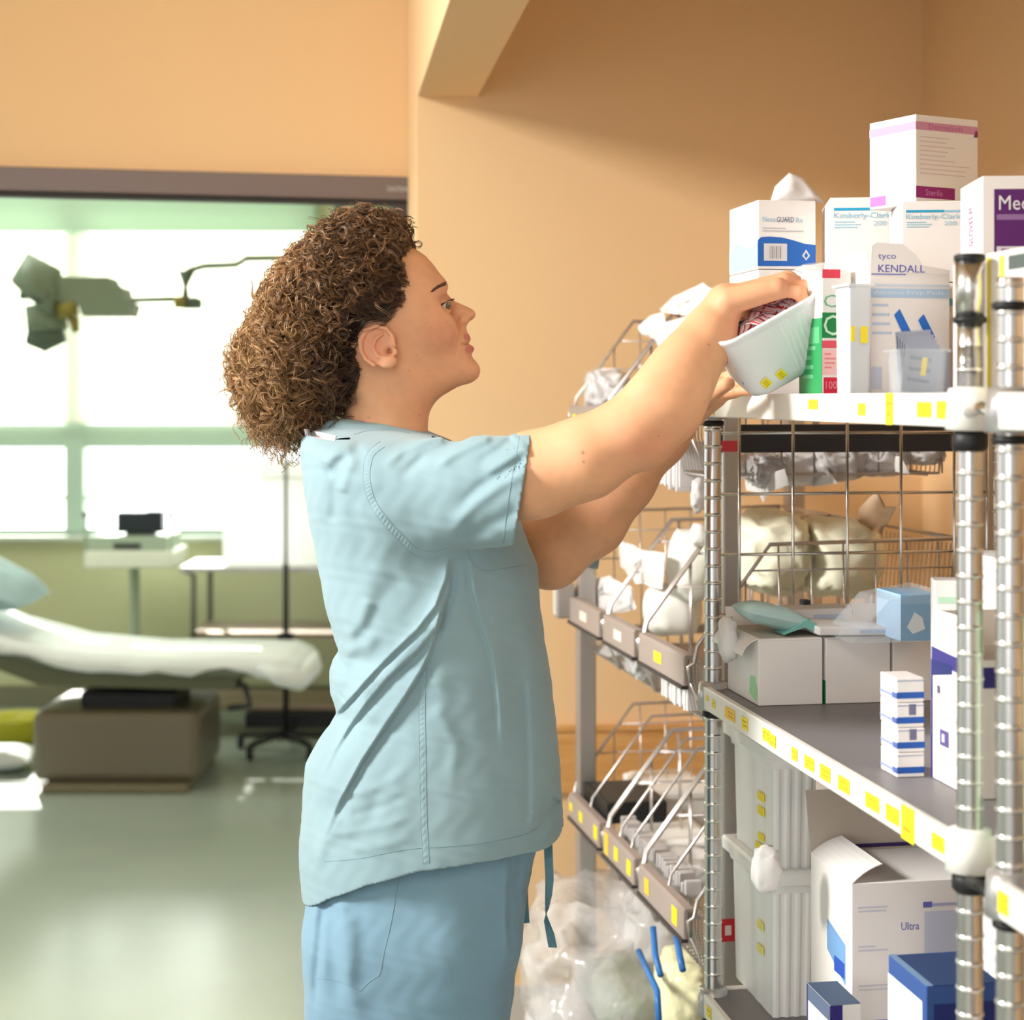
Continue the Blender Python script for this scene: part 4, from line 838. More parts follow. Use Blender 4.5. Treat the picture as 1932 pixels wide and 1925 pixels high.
# lower tier
m = MB(); m.box(-0.06, 0.06, -0.10, 0.10, -0.02, 0.02, BLK, bev=0.004); m.box(-0.052, 0.052, -0.09, 0.09, 0.0201, 0.0206, DARK); tag(m.build('tray', loc=solve(1178, 1512, 0.07), rotz=BA), 'black tray in the farthest lower tier basket', 'tray')
for i, (px, py, x, s_) in enumerate(((1262, 1520, 0.20, (0.07, 0.10, 0.055)), (1268, 1600, 0.13, (0.06, 0.10, 0.04)), (1590, 1550, 0.36, (0.09, 0.22, 0.07)))):
    m = MB(); m.box(-s_[0], s_[0], -s_[1], s_[1], -s_[2], s_[2], mat('white_dispenser_plastic', (238, 236, 232), 0.4), bev=0.012); m.box(-s_[0] * 1.04, s_[0] * 1.04, -s_[1] * 1.03, s_[1] * 1.03, s_[2] * 0.6, s_[2] * 0.9, mat('white_dispenser_plastic', (238, 236, 232), 0.4), bev=0.004)
    tag(m.build('plastic_container', loc=solve(px, py, x), rotz=BA), ['white lidded container at the back of the lower tier baskets', 'white lidded container in front in the lower tier central basket', 'long white container seen behind the thin dark rack post'][i], 'container')
soft('clear_bag', 'clear bag with blue print in the nearest lower tier basket', 'bag', solve(1300, 1640, 0.10), 0.05, 0.08, 0.03, FILMW, 61, 0.4)
m = MB()
TUBEB = mat('blue_tube', (70, 140, 214), 0.3, transluc=0.3)
ribbed('instrument_rolls', 'row of small grey curled packets along the lower tier basket front', 'packets', solve(1240, 1610, 0.035), 0.014, 0.22, 0.012, mat('grey_film', (214, 208, 206), 0.3), 26, seed=5)
# floor level bags
FILMB = mat('large_clear_film', (246, 243, 242), 0.15, alpha=0.42, spec=0.7, bump=(22, 0.8, 0.01))
soft('clear_bag', 'large clear plastic bag bulging out of the floor level basket by her trousers', 'bag', solve(1130, 1835, 0.02), 0.15, 0.26, 0.16, FILMB, 71, 0.45, fq=2.0)
soft('clear_bag', 'rounded clear bag beneath the lower tier with blue tubes before it', 'bag', solve(1240, 1745, 0.10), 0.075, 0.13, 0.07, FILMB, 72, 0.2)
soft('clear_bag', 'tall thin clear bag rising to the lower tier behind the big bags', 'bag', solve(1180, 1690, 0.12), 0.045, 0.10, 0.07, FILMB, 73, 0.3)
soft('clear_bag', 'white crumpled bag at the very bottom beside her trouser leg', 'bag', solve(1040, 1925, -0.02), 0.055, 0.10, 0.035, FILMW, 74, 0.4)
GRNB = mat('green_tinted_film', (196, 214, 190), 0.25, alpha=0.6, bump=(22, 0.8, 0.01))
soft('green_bag', 'pale green tinted bag of tubing inside the floor level basket', 'bag', solve(1190, 1890, 0.10), 0.09, 0.16, 0.085, GRNB, 75, 0.25)
soft('yellow_pack', 'pale yellow film wrapped pack in the floor basket beside the chrome post', 'pack', solve(1290, 1870, 0.08), 0.055, 0.10, 0.075, mat('pale_yellow_pack', (240, 234, 190), 0.25, bump=(25, 0.8, 0.008)), 76, 0.2)
for i, pts in enumerate(([(1232, 1750), (1236, 1800), (1246, 1840)], [(1205, 1795), (1222, 1832), (1240, 1870), (1243, 1925)], [(1276, 1768), (1282, 1800), (1288, 1830)])):
    m = MB(); b = solve(*pts[0], 0.0); m.tube([solve(a, b_, -0.005 * k) - b for k, (a, b_) in enumerate(pts)], 0.0055, TUBEB, seg=12)
    tag(m.build('blue_tube', loc=b), 'blue tube in the floor level bags, %s' % ['upright in the centre', 'slanting to the left and longest', 'shortest and nearest the post'][i], 'tube', 'blue tubes in the floor level bags')
# crumpled paper on the top cartons and clear bag beside the tub
p_ = at(1505, 372, 2.60)
m = MB()
def dogear(name, label, pts, Y, th, m_):
    a = [at(x, y, Y) for x, y in pts]; c_ = a[0]; mb = MB(); n = len(a)
    V = [p - c_ for p in a] + [p - c_ + Vector((0.02, th, 0)) for p in a]
    mb.add(V, [tuple(range(n)), tuple(range(2 * n - 1, n - 1, -1))] + [(i, i + n, (i + 1) % n + n, (i + 1) % n) for i in range(n)], m_)
    o = mb.build(name, loc=c_); tag(o, label, 'paper'); return o
sheetbag('folded_leaflet', 'white folded leaflet standing up behind the blue wave carton', 'paper', [at(1453, 382, 2.585), at(1462, 352, 2.585), at(1488, 327, 2.585), at(1515, 338, 2.585), at(1556, 383, 2.585), at(1500, 384, 2.585)], 0.014, PAPER, 81)
sheetbag('clear_bag', 'clear film bag crumpled behind the fingers on the top shelf', 'bag', [at(1470, 560, 2.46), at(1480, 520, 2.46), at(1515, 500, 2.46), at(1556, 496, 2.46), at(1575, 530, 2.46), at(1560, 600, 2.46), at(1500, 600, 2.46)], 0.018, FILM, 82)
# ================================================================ the nurse
f32 = np.float32
def A3(px, py, Y): v = at(px, py, Y); return np.array([v.x, v.y, v.z], f32)
def smin(a, b, k):
    h = np.clip(0.5 + 0.5 * (b - a) / k, 0, 1); return b * (1 - h) + a * h - k * h * (1 - h)
def smax(a, b, k): return -smin(-a, -b, k)
def sph(p, c, r): return np.linalg.norm(p - c, axis=1) - r
def ell(p, c, rad, ang=0.0):                    # ang turns the ellipsoid in the x-z plane, degrees
    q = p - c
    if ang:
        a = math.radians(ang); x = q[:, 0] * math.cos(a) + q[:, 2] * math.sin(a); z = -q[:, 0] * math.sin(a) + q[:, 2] * math.cos(a); q = np.stack([x, q[:, 1], z], 1)
    rad = np.array(rad, f32); k0 = np.linalg.norm(q / rad, axis=1); k1 = np.linalg.norm(q / (rad * rad), axis=1) + 1e-9
    return k0 * (k0 - 1) / k1
def cone(p, a, b, ra, rb, fy=1.0):              # tapered capsule; fy squashes it along y
    d = b - a; q = p - a
    t = np.clip((q @ d) / float(d @ d), 0, 1); e = q - t[:, None] * d[None]
    if fy != 1.0: e = e * np.array([1, 1 / fy, 1], f32)
    return np.linalg.norm(e, axis=1) - (ra + (rb - ra) * t)
def chain(p, pts, rs, k=0.004):
    o = None
    for i in range(len(pts) - 1):
        d = cone(p, pts[i], pts[i + 1], rs[i], rs[i + 1]); o = d if o is None else smin(o, d, k)
    return o
def polyd(x, z, P):                             # signed distance to a polygon in x-z
    n = len(P); d = np.full(x.shape, 1e9, f32); s = np.ones(x.shape, f32)
    for i in range(n):
        a = P[i]; b = P[i - 1]; ex, ez = b[0] - a[0], b[1] - a[1]; wx = x - a[0]; wz = z - a[1]
        t = np.clip((wx * ex + wz * ez) / (ex * ex + ez * ez + 1e-12), 0, 1)
        d = np.minimum(d, (wx - ex * t) ** 2 + (wz - ez * t) ** 2)
        c1 = z >= a[1]; c2 = z < b[1]; c3 = ex * wz > ez * wx
        al = (c1 & c2 & c3) | (~c1 & ~c2 & ~c3); s = np.where(al, -s, s)
    return s * np.sqrt(d)
def lined(x, z, P, closed=False):               # distance, signed side and position along a polyline
    best = np.full(x.shape, 1e9, f32); tt = np.zeros(x.shape, f32); sg = np.ones(x.shape, f32); n = len(P) - 1
    L = [math.dist(P[i], P[i + 1]) for i in range(n)]; tot = sum(L); acc = 0
    for i in range(n):
        a, b = P[i], P[i + 1]; ex, ez = b[0] - a[0], b[1] - a[1]; wx = x - a[0]; wz = z - a[1]
        t = np.clip((wx * ex + wz * ez) / (ex * ex + ez * ez + 1e-9), 0, 1); d = np.hypot(wx - ex * t, wz - ez * t)
        m_ = d < best; best = np.where(m_, d, best); tt = np.where(m_, (acc + t * L[i]) / tot, tt); sg = np.where(m_, np.sign(ex * wz - ez * wx), sg); acc += L[i]
    return best, sg, tt
def surf(f, lo, hi, h, B=8, slack=1.5):
    """naive surface nets on the blocks near the surface"""
    lo = np.array(lo, float); nb = np.ceil((np.array(hi) - lo) / (h * B)).astype(int); N = nb * B
    g = np.stack(np.meshgrid(*[np.arange(k) for k in nb], indexing='ij'), -1).reshape(-1, 3)
    c = (lo + (g + 0.5) * B * h).astype(f32); d = np.concatenate([f(c[i:i + 400000]) for i in range(0, len(c), 400000)])
    g = g[np.abs(d) < B * h * 0.87 * slack]
    o = np.stack(np.meshgrid(*[np.arange(B + 1)] * 3, indexing='ij'), -1).reshape(-1, 3)
    Vp = []; Vk = []; Fq = []
    n1 = N + 2
    key = lambda I: (I[:, 0] * n1[1] + I[:, 1]) * n1[2] + I[:, 2]
    for i0 in range(0, len(g), 500):
        gg = g[i0:i0 + 500] * B
        idx = gg[:, None, :] + o[None]; val = f((lo + idx.reshape(-1, 3) * h).astype(f32)).reshape(-1, B + 1, B + 1, B + 1)
        s = val < 0
        cs = [s[:, a:B + a, b:B + b, c_:B + c_] for a in (0, 1) for b in (0, 1) for c_ in (0, 1)]
        cnt = sum(x.astype(int) for x in cs); act = (cnt > 0) & (cnt < 8)
        bi, ii, jj, kk = np.nonzero(act)
        if len(bi) == 0: continue
        cell = gg[bi] + np.stack([ii, jj, kk], 1)
        acc = np.zeros((len(bi), 3)); num = np.zeros(len(bi))
        for (a, b) in [((x, y, z), (x + (ax == 0), y + (ax == 1), z + (ax == 2))) for ax in range(3) for x in (0, 1) for y in (0, 1) for z in (0, 1) if (x, y, z)[ax] == 0]:
            va = val[bi, ii + a[0], jj + a[1], kk + a[2]]; vb = val[bi, ii + b[0], jj + b[1], kk + b[2]]
            m_ = (va < 0) != (vb < 0); t = np.where(m_, va / np.where(m_, va - vb, 1), 0)
            acc += m_[:, None] * (np.array(a) + t[:, None] * (np.array(b) - np.array(a))); num += m_
        Vp.append(lo + (cell + acc / num[:, None]) * h); Vk.append(key(cell))
        for ax in range(3):
            e = [0, 0, 0]; e[ax] = 1; u, v = [(1, 2), (2, 0), (0, 1)][ax]
            sa = s[bi, ii, jj, kk]; sb = s[bi, ii + e[0], jj + e[1], kk + e[2]]; m_ = sa != sb
            C = cell[m_]; du = np.zeros(3, int); du[u] = 1; dv = np.zeros(3, int); dv[v] = 1
            ok = (C[:, u] > 0) & (C[:, v] > 0); C = C[ok]; fl = sa[m_][ok]
            q = np.stack([key(C), key(C - du), key(C - du - dv), key(C - dv)], 1); q[~fl] = q[~fl][:, ::-1]; Fq.append(q)
    Vp = np.concatenate(Vp); Vk = np.concatenate(Vk); Fq = np.concatenate(Fq)
    od = np.argsort(Vk); Vk = Vk[od]; Vp = Vp[od]
    ix = np.clip(np.searchsorted(Vk, Fq), 0, len(Vk) - 1); ok = (Vk[ix] == Fq).all(1)
    return Vp.astype(f32), ix[ok]
def npmesh(name, V, Fq, m_, parent=None, col=None, label=None, smooth=True):
    me = bpy.data.meshes.new(name); nv = len(V); nf = len(Fq); k = Fq.shape[1]
    me.vertices.add(nv); me.vertices.foreach_set('co', V.astype(f32).ravel())
    me.loops.add(nf * k); me.loops.foreach_set('vertex_index', Fq.astype(np.int32).ravel())
    me.polygons.add(nf); me.polygons.foreach_set('loop_start', np.arange(0, nf * k, k, dtype=np.int32)); me.polygons.foreach_set('use_smooth', np.full(nf, smooth))
    me.materials.append(m_); me.update(calc_edges=True)
    if col is not None:
        a = me.color_attributes.new('tone', 'FLOAT_COLOR', 'POINT'); a.data.foreach_set('color', np.concatenate([col, np.ones((nv, 1))], 1).astype(f32).ravel())
    o = bpy.data.objects.new(name, me); COL.objects.link(o)
    if parent:
        o.parent = parent; o.location = -parent.location
    if label: o['label'] = label
    return o
def L3(c): return np.array(lin(c)[:3], f32)

YM = 2.42                                        # depth of the middle of her body
nurse = thing('person', 'woman in pale blue scrubs with curly brown hair reaching into a white tub', 'person', (0.0, YM, 0.0) if False else tuple(at(760, HY, YM).xy) + (0.0,))
def px(p, Y): return CX + p[:, 0] * F / Y
def py(p, Y): return HY - (p[:, 2] - EYE) * F / Y

# ---------------- skin: head, neck, arms, hands in one surface
XZ = lambda pts, Y=YM: [(at(a, b, Y).x, at(a, b, Y).z) for a, b in pts]
HEADP = XZ([(786, 473), (805, 486), (821, 504), (834, 523), (838, 538), (835, 556), (841, 580), (852, 604), (861, 622), (869, 640), (877, 655), (886, 668), (892, 678), (899, 687), (903, 698), (900, 711), (888, 721), (862, 731), (838, 745), (810, 760), (770, 765), (720, 755), (660, 742), (606, 700), (574, 640), (566, 580), (578, 520), (608, 474), (650, 446), (700, 438), (748, 450)])
NOSEP = XZ([(834, 545), (845, 556), (855, 567), (870, 574), (886, 581), (895, 587), (898, 594), (894, 601), (884, 608), (879, 617), (876, 624), (858, 620), (846, 598), (836, 572)])
def sst(x): x = np.clip(x, 0, 1); return x * x * (3 - 2 * x)
def head_sdf(p):
    x, y, z = p[:, 0], np.abs(p[:, 1] - YM), p[:, 2]; u = px(p, YM); v = py(p, YM)
    pm = np.stack([x, YM - y, z], 1).astype(f32)  # folded to the near side
    t = sst((u - 735) / 150); wd = 0.075 - 0.017 * sst((v - 600) / 110) - t * (0.004 + 0.026 * sst((v - 590) / 110)) - 0.012 * sst((470 - v) / 50)
    d2 = polyd(x, z, HEADP); r = np.minimum(wd - 0.002, 0.052 - 0.016 * t)
    qx = d2 + r; qy = y - (wd - r); f = np.hypot(np.maximum(qx, 0), np.maximum(qy, 0)) + np.minimum(np.maximum(qx, qy), 0) - r
    # cheekbone, brow ridge, muzzle and chin
    f = smin(f, ell(pm, A3(822, 618, YM - 0.046), (0.024, 0.012, 0.020)), 0.022)
    f = smin(f, cone(pm, A3(832, 540, YM - 0.010), A3(818, 546, YM - 0.043), 0.008, 0.006), 0.012)
    f = smin(f, ell(pm, A3(858, 646, YM), (0.020, 0.027, 0.026)), 0.016)
    f = smin(f, ell(pm, A3(884, 700, YM), (0.0125, 0.019, 0.0115)), 0.012)
    # eye socket
    f = smax(f, -ell(pm, A3(856, 574, YM - 0.040), (0.015, 0.016, 0.0105)), 0.010)
    # nose
    dn = polyd(x, z, NOSEP); wn = 0.0075 + 0.005 * sst((v - 565) / 35); rn = wn - 0.001
    qx = dn + rn; qy = y - (wn - rn); nz = np.hypot(np.maximum(qx, 0), np.maximum(qy, 0)) + np.minimum(np.maximum(qx, qy), 0) - rn
    f = smin(f, nz, 0.007)
    f = smin(f, ell(pm, A3(875, 603, YM - 0.0115), (0.0085, 0.0055, 0.0070), 15), 0.004)
    f = smax(f, -ell(pm, A3(885, 607, YM - 0.0085), (0.0052, 0.0034, 0.0036), 35), 0.0015)
    f = smax(f, -cone(pm, A3(862, 600, YM - 0.019), A3(862, 614, YM - 0.022), 0.0022, 0.0012), 0.006)
    # lips
    f = smin(f, ell(pm, A3(876, 637, YM), (0.0080, 0.0175, 0.0050), -14), 0.005)
    f = smin(f, ell(pm, A3(882, 660, YM), (0.0095, 0.0160, 0.0058), 12), 0.005)
    mouth = np.maximum(cone(pm, A3(893, 646, YM), A3(867, 651, YM - 0.0220), 0.0020, 0.0012), -1)
    f = smax(f, -mouth, 0.0015)
    for P_, A_, W_ in (([(863, 612), (868, 630), (867, 652), (863, 676)], 0.0014, 3.0), ([(892, 647), (879, 650), (867, 653)], 0.0022, 2.2), ([(825, 570), (834, 562), (846, 559)], 0.0010, 2.2), ([(866, 596), (863, 606), (866, 616), (874, 616)], 0.0010, 2.2)):
        dd, _, tt_ = lined(u, v, P_); f = f + A_ * np.exp(-(dd / W_) ** 2) * np.clip(np.minimum(tt_ / 0.1, (1 - tt_) / 0.2), 0, 1)
    # lids around the eyeball
    ec = A3(835, 576, YM - 0.031); q = pm - ec; sh = np.linalg.norm(q, axis=1) - 0.0138
    up = q @ np.array([-0.42, 0.12, 0.90], f32) + 0.0014; dn_ = q @ np.array([-0.34, 0.08, -0.94], f32) - 0.0020
    sh = smax(sh, -np.maximum(up, dn_), 0.0012); f = smin(f, sh, 0.0025)
    f = smin(f, cone(pm, A3(824, 579, YM - 0.0435), A3(838, 566, YM - 0.043), 0.0012, 0.0016), 0.002)
    # ear
    E_ = YM - 0.070
    ear = ell(pm, A3(712, 652, E_ - 0.004), (0.0235, 0.0048, 0.0275), 12)
    ear = smax(ear, -ell(pm, A3(722, 648, E_ - 0.012), (0.0150, 0.0075, 0.0190), 12), 0.003)
    hp = [(744, 652), (741, 634), (728, 620), (708, 615), (690, 624), (680, 642), (681, 662), (690, 678), (706, 689)]
    ear = smin(ear, chain(pm, [A3(a, b, E_ - 0.009) for a, b in hp], [0.0022, 0.0026, 0.0030, 0.0032, 0.0034, 0.0034, 0.0032, 0.0030, 0.0030], 0.001), 0.002)
    ear = smin(ear, chain(pm, [A3(a, b, E_ - 0.0085) for a, b in [(722, 630), (708, 640), (703, 656), (712, 672), (730, 678)]], [0.0016, 0.0022, 0.0024, 0.0022, 0.0020], 0.001), 0.0025)
    ear = smin(ear, ell(pm, A3(733, 684, E_ - 0.006), (0.0120, 0.0048, 0.0082), 15), 0.004)
    ear = smin(ear, ell(pm, A3(746, 664, E_ - 0.006), (0.0030, 0.0034, 0.0046)), 0.003)
    ear = smax(ear, -ell(pm, A3(733, 662, E_ - 0.008), (0.0060, 0.0070, 0.0070), 20), 0.002)
    return smin(f, ear, 0.003)
NECK = [A3(722, 850, YM), A3(728, 790, YM), A3(740, 740, YM)]
AN = [A3(820, 928, 2.31), A3(960, 908, 2.235), A3(1012, 895, 2.222), A3(1105, 864, 2.205), A3(1198, 812, 2.200), A3(1256, 764, 2.205), A3(1290, 702, 2.215), A3(1333, 640, 2.232), A3(1366, 573, 2.245)]
AR = [0.040, 0.042, 0.0495, 0.0465, 0.0415, 0.0425, 0.0365, 0.0300, 0.0245]
AF = [A3(880, 930, 2.62), A3(960, 1010, 2.56), A3(1038, 1046, 2.51), A3(1118, 985, 2.49), A3(1178, 912, 2.475), A3(1250, 830, 2.46), A3(1302, 775, 2.445)]
ARF = [0.054, 0.048, 0.044, 0.0425, 0.0365, 0.029, 0.0235]
def fingers(kn, pip, dip, tip, r=0.0092): return (kn, pip, dip, tip), (r * 1.08, r, r * 0.9, r * 0.78)
NH = [  # near hand, little finger side towards the camera
    (A3(1376, 568, 2.222), fingers(A3(1468, 545, 2.208), A3(1508, 553, 2.205), A3(1524, 578, 2.214), A3(1512, 600, 2.222), 0.0086)),
    (A3(1374, 568, 2.236), fingers(A3(1480, 535, 2.228), A3(1526, 544, 2.226), A3(1540, 574, 2.234), A3(1528, 600, 2.240), 0.0090)),
    (A3(1374, 566, 2.250), fingers(A3(1486, 531, 2.250), A3(1534, 541, 2.250), A3(1550, 574, 2.255), A3(1536, 602, 2.258), 0.0092)),
    (A3(1374, 566, 2.264), fingers(A3(1482, 535, 2.272), A3(1522, 545, 2.274), A3(1542, 576, 2.276), A3(1530, 602, 2.276), 0.0090))]
NT = ([A3(1378, 574, 2.258), A3(1394, 588, 2.262), A3(1414, 595, 2.268), A3(1437, 597, 2.268)], [0.017, 0.0145, 0.0105, 0.0082])
FH = [
    (A3(1306, 772, 2.455), fingers(A3(1356, 722, 2.425), A3(1395, 700, 2.405), A3(1425, 690, 2.390), A3(1448, 684, 2.375), 0.0088)),
    (A3(1308, 775, 2.440), fingers(A3(1358, 732, 2.415), A3(1400, 714, 2.400), A3(1432, 706, 2.385), A3(1456, 702, 2.372), 0.0090)),
    (A3(1308, 777, 2.430), fingers(A3(1358, 742, 2.405), A3(1398, 728, 2.395), A3(1428, 722, 2.380), A3(1450, 718, 2.368), 0.0088)),
    (A3(1308, 780, 2.420), fingers(A3(1352, 751, 2.395), A3(1385, 740, 2.385), A3(1410, 736, 2.372), A3(1428, 733, 2.362), 0.0080))]
FT = ([A3(1312, 775, 2.415), A3(1336, 752, 2.360), A3(1352, 737, 2.315), A3(1374, 724, 2.285)], [0.015, 0.0125, 0.0105, 0.0088])
def hand_sdf(p, H, T):
    o = None
    for w_, (pts, rs) in H:
        d = smin(cone(p, w_, pts[0], 0.0180, 0.0132), chain(p, pts, rs, 0.002), 0.004); d = smin(d, sph(p, pts[0] + np.array([0, 0, 0.001], f32), 0.0130), 0.003)
        d = smin(d, sph(p, pts[1], rs[1] * 1.06), 0.002)
        o = d if o is None else smin(o, d, 0.0035)
    return smin(o, chain(p, T[0], T[1], 0.003), 0.008)
def boxed(p, lo, hi, fn, far=0.3):
    m_ = ((p > np.array(lo, f32)) & (p < np.array(hi, f32))).all(1); o = np.full(len(p), far, f32)
    if m_.any(): o[m_] = fn(p[m_])
    return o
def torso_rows(rows):
    v = np.array([r[0] for r in rows], float); L = np.array([at(r[1], 0, YM).x for r in rows]); R_ = np.array([at(r[2], 0, YM).x for r in rows]); W = np.array([r[3] for r in rows])
    z = EYE - (v - HY) * YM / F; o = np.argsort(z); return z[o], L[o], R_[o], W[o]
def loft(p, T, yc=YM, n=2.35):
    zz, L, R_, W = T; z = p[:, 2]; l = np.interp(z, zz, L); r = np.interp(z, zz, R_); w_ = np.interp(z, zz, W)
    ex = (r - l) / 2; X = (p[:, 0] - (l + r) / 2) / ex; Y_ = (p[:, 1] - yc) / w_
    k = (np.abs(X) ** n + np.abs(Y_) ** n) ** (1 / n) + 1e-6
    gx = np.abs(X) ** (n - 1) / ex; gy = np.abs(Y_) ** (n - 1) / w_; g = np.hypot(gx, gy) / k ** (n - 1) + 1e-6
    return (k - 1) / g
def smooth_rows(rows, step=6):
    v = [r[0] for r in rows]; vv = np.arange(v[0], v[-1] + 1, step); out = [vv]
    for j in (1, 2, 3):
        y = np.interp(vv, v, [r[j] for r in rows]); k = np.array([1, 2, 3, 2, 1]) / 9; yp = np.pad(y, 2, mode='edge'); out.append(np.convolve(yp, k, 'valid'))
    return list(zip(*out))
BODY = torso_rows(smooth_rows([(800, 680, 770, 0.04), (850, 630, 840, 0.10), (900, 610, 900, 0.155), (1000, 620, 960, 0.15), (1150, 650, 985, 0.13), (1300, 665, 1000, 0.125), (1450, 640, 1010, 0.135), (1600, 625, 985, 0.15), (1700, 640, 960, 0.15)]))
def skin_sdf(p):
    f = boxed(p, A3(520, 800, 2.28), A3(930, 395, 2.56), head_sdf)
    nk = chain(p, NECK, [0.062, 0.0535, 0.052], 0.02); f = smin(f, nk, 0.022)
    f = smin(f, cone(p, A3(690, 735, YM - 0.045), A3(780, 815, YM - 0.030), 0.008, 0.008), 0.02)   # neck muscle
    b = loft(p, BODY); zt = EYE - (838 - HY) * YM / F; zb = EYE - (1690 - HY) * YM / F
    b = smax(smax(b, p[:, 2] - zt, 0.02), zb - p[:, 2], 0.02); f = smin(f, b, 0.03)
    a = chain(p, AN, AR, 0.03)
    a = smin(a, sph(p, A3(1226, 842, 2.200), 0.0225), 0.022)
    a = smin(a, cone(p, A3(1235, 740, 2.195), A3(1290, 660, 2.21), 0.026, 0.018), 0.02)
    a = smin(a, boxed(p, A3(1330, 650, 2.15), A3(1590, 480, 2.33), lambda q: hand_sdf(q, NH, NT)), 0.012)
    f = smin(f, a, 0.03)
    a = chain(p, AF, ARF, 0.03); a = smin(a, boxed(p, A3(1270, 810, 2.23), A3(1500, 640, 2.52), lambda q: hand_sdf(q, FH, FT)), 0.012)
    return smin(f, a, 0.025)
V, Fq = surf(skin_sdf, (-0.36, 2.10, 0.70), (0.46, 2.76, 1.66), 0.0016)
def tone_skin(V):
    u = px(V, YM); v = py(V, YM); n = len(V); c = np.tile(L3((226, 168, 128)), (n, 1))
    def mix(mask, col): nonlocal_c = c; nonlocal_c[:] = c * (1 - mask[:, None]) + L3(col) * mask[:, None]
    nm = np.array([noise.noise(Vector(q) * 28) for q in V[::1].tolist()], f32); nm2 = np.array([noise.noise(Vector(q) * 95) for q in V.tolist()], f32); c *= (1 + 0.07 * nm + 0.05 * nm2)[:, None]
    g = lambda cx, cy, sx, sy: np.exp(-((u - cx) / sx) ** 2 - ((v - cy) / sy) ** 2)
    inhead = (v < 790) & (u < 930)
    mix(0.35 * g(830, 632, 34, 26) * inhead, (214, 128, 104)); mix(0.45 * g(712, 650, 34, 42) * inhead, (220, 138, 122))
    yy = np.abs(V[:, 1] - YM)
    lp_ = np.clip(1.6 * (np.exp(-((u - 884) / 10) ** 2 - ((v - 637) / 6.5) ** 2) + np.exp(-((u - 887) / 10) ** 2 - ((v - 660) / 7.5) ** 2)), 0, 1) * (yy < 0.024) * inhead
    mix(0.75 * lp_, (196, 104, 100))
    mix(0.5 * g(846, 566, 14, 7) * inhead, (170, 112, 84))
    yn = CX + V[:, 0] * F / 2.2; zn = HY - (V[:, 2] - EYE) * F / 2.2
    mix(0.35 * np.exp(-((yn - 1215) / 50) ** 2 - ((zn - 840) / 36) ** 2) * (V[:, 1] < 2.3), (206, 122, 100))
    mix(0.25 * np.exp(-((yn - 1480) / 40) ** 2 - ((zn - 545) / 24) ** 2), (204, 128, 106))
    for (a, b, s_) in ((1097, 852, 2.6), (1098, 869, 2.0), (1335, 651, 1.8), (1237, 821, 1.6)):
        m_ = np.exp(-((yn - a) ** 2 + (zn - b) ** 2) / s_ ** 2) * (V[:, 1] < 2.2); mix(0.8 * m_, (110, 60, 42))
    for (a, b, s_) in ((794, 783, 2.4), (702, 787, 2.4), (818, 622, 1.6), (833, 640, 1.4), (775, 700, 1.2), (808, 655, 1.2), (845, 612, 1.2), (790, 672, 1.2), (812, 700, 1.3), (836, 678, 1.2)):
        m_ = np.exp(-((u - a) ** 2 + (v - b) ** 2) / s_ ** 2) * (V[:, 1] < 2.41); mix(0.35 * m_, (130, 78, 54))
    return c
SKIN = mat('skin', (226, 172, 140), 0.55, spec=0.35, attr='tone', sss=0.12, bump=(420, 0.05, 0.0006))
npmesh('skin_body', V, Fq, SKIN, nurse, tone_skin(V))
# eyes
for sgn in (-1, 1):
    c_ = at(835, 576, YM); c_.y = YM + 0.031 * sgn
    dr = Vector((0.84, -0.50, -0.20)).normalized(); R_ = dr.to_track_quat('Z', 'Y').to_matrix().to_4x4()
    m = MB(); prof = [(0.0126 * math.sin(a), 0.0126 * math.cos(a)) for a in np.linspace(math.pi, 0.46, 14)]
    m.lathe(prof, mat('eye_white', (226, 216, 210), 0.15), seg=28, T=R_)
    m.lathe([(0.0062, 0.0109), (0.0058, 0.0116), (0.0028, 0.0123)], mat('iris_grey_green', (88, 92, 74), 0.15), seg=28, T=R_); m.lathe([(0.0028, 0.0121), (0.0015, 0.0123), (0.0002, 0.0124)], BLK, seg=20, T=R_)
    o = m.build('eyeball', parent=nurse, loc=c_ - nurse.location)
m = MB(); m.tube([at(880, 644, YM) + Vector((0.0 - 0.012 * abs(t) ** 2, t * 0.017, 0)) for t in np.linspace(-1, 1, 9)], 0.0030, mat('teeth', (240, 234, 224), 0.2), seg=8)
o = m.build('teeth', parent=nurse, loc=-nurse.location)
# brows and lashes
HB = mat('brow_hair', (92, 62, 44), 0.6)
m = MB()
def face_hit(u, v):
    """surface depth of the head on the near side"""
    Y = np.arange(2.33, 2.43, 0.0006, dtype=f32); a = np.array([at(u, v, float(y)) for y in Y], f32); d = skin_sdf(a); k = int(np.argmax(d < 0)); return at(u, v, float(Y[k])) if d[k] < 0 else at(u, v, 2.40)
for i in range(230):
    t = random.random(); u = 817 + 25 * t; v = 550 - 24 * t + 9 * t * t + random.uniform(-3.6, 3.6) * (0.35 + t * 0.75)
    a = face_hit(u, v); b = face_hit(u - 4 - 2 * random.random(), v + 1.0 + random.random()); off = Vector((0, -0.0006, 0))
    m.tube([a + off, (a + b) / 2 + off * 1.5, b + off], [0.00035, 0.0003, 0.0001], HB, seg=4)
m.build('eyebrow', parent=nurse, loc=-nurse.location)
m = MB()
for i in range(44):
    t = i / 43; a = at(828 + 19 * t, 575.5 - 8.5 * math.sin(t * 1.9), 2.373 + 0.014 * t); e = a + Vector((0.005 + 0.0035 * t, -0.003, -0.0005 + 0.003 * t))
    m.tube([a, (a + e) / 2 + Vector((0.001, 0, -0.0008)), e], [0.0006, 0.0004, 0.0001], BLK, seg=4)
m.build('eyelashes', parent=nurse, loc=-nurse.location)

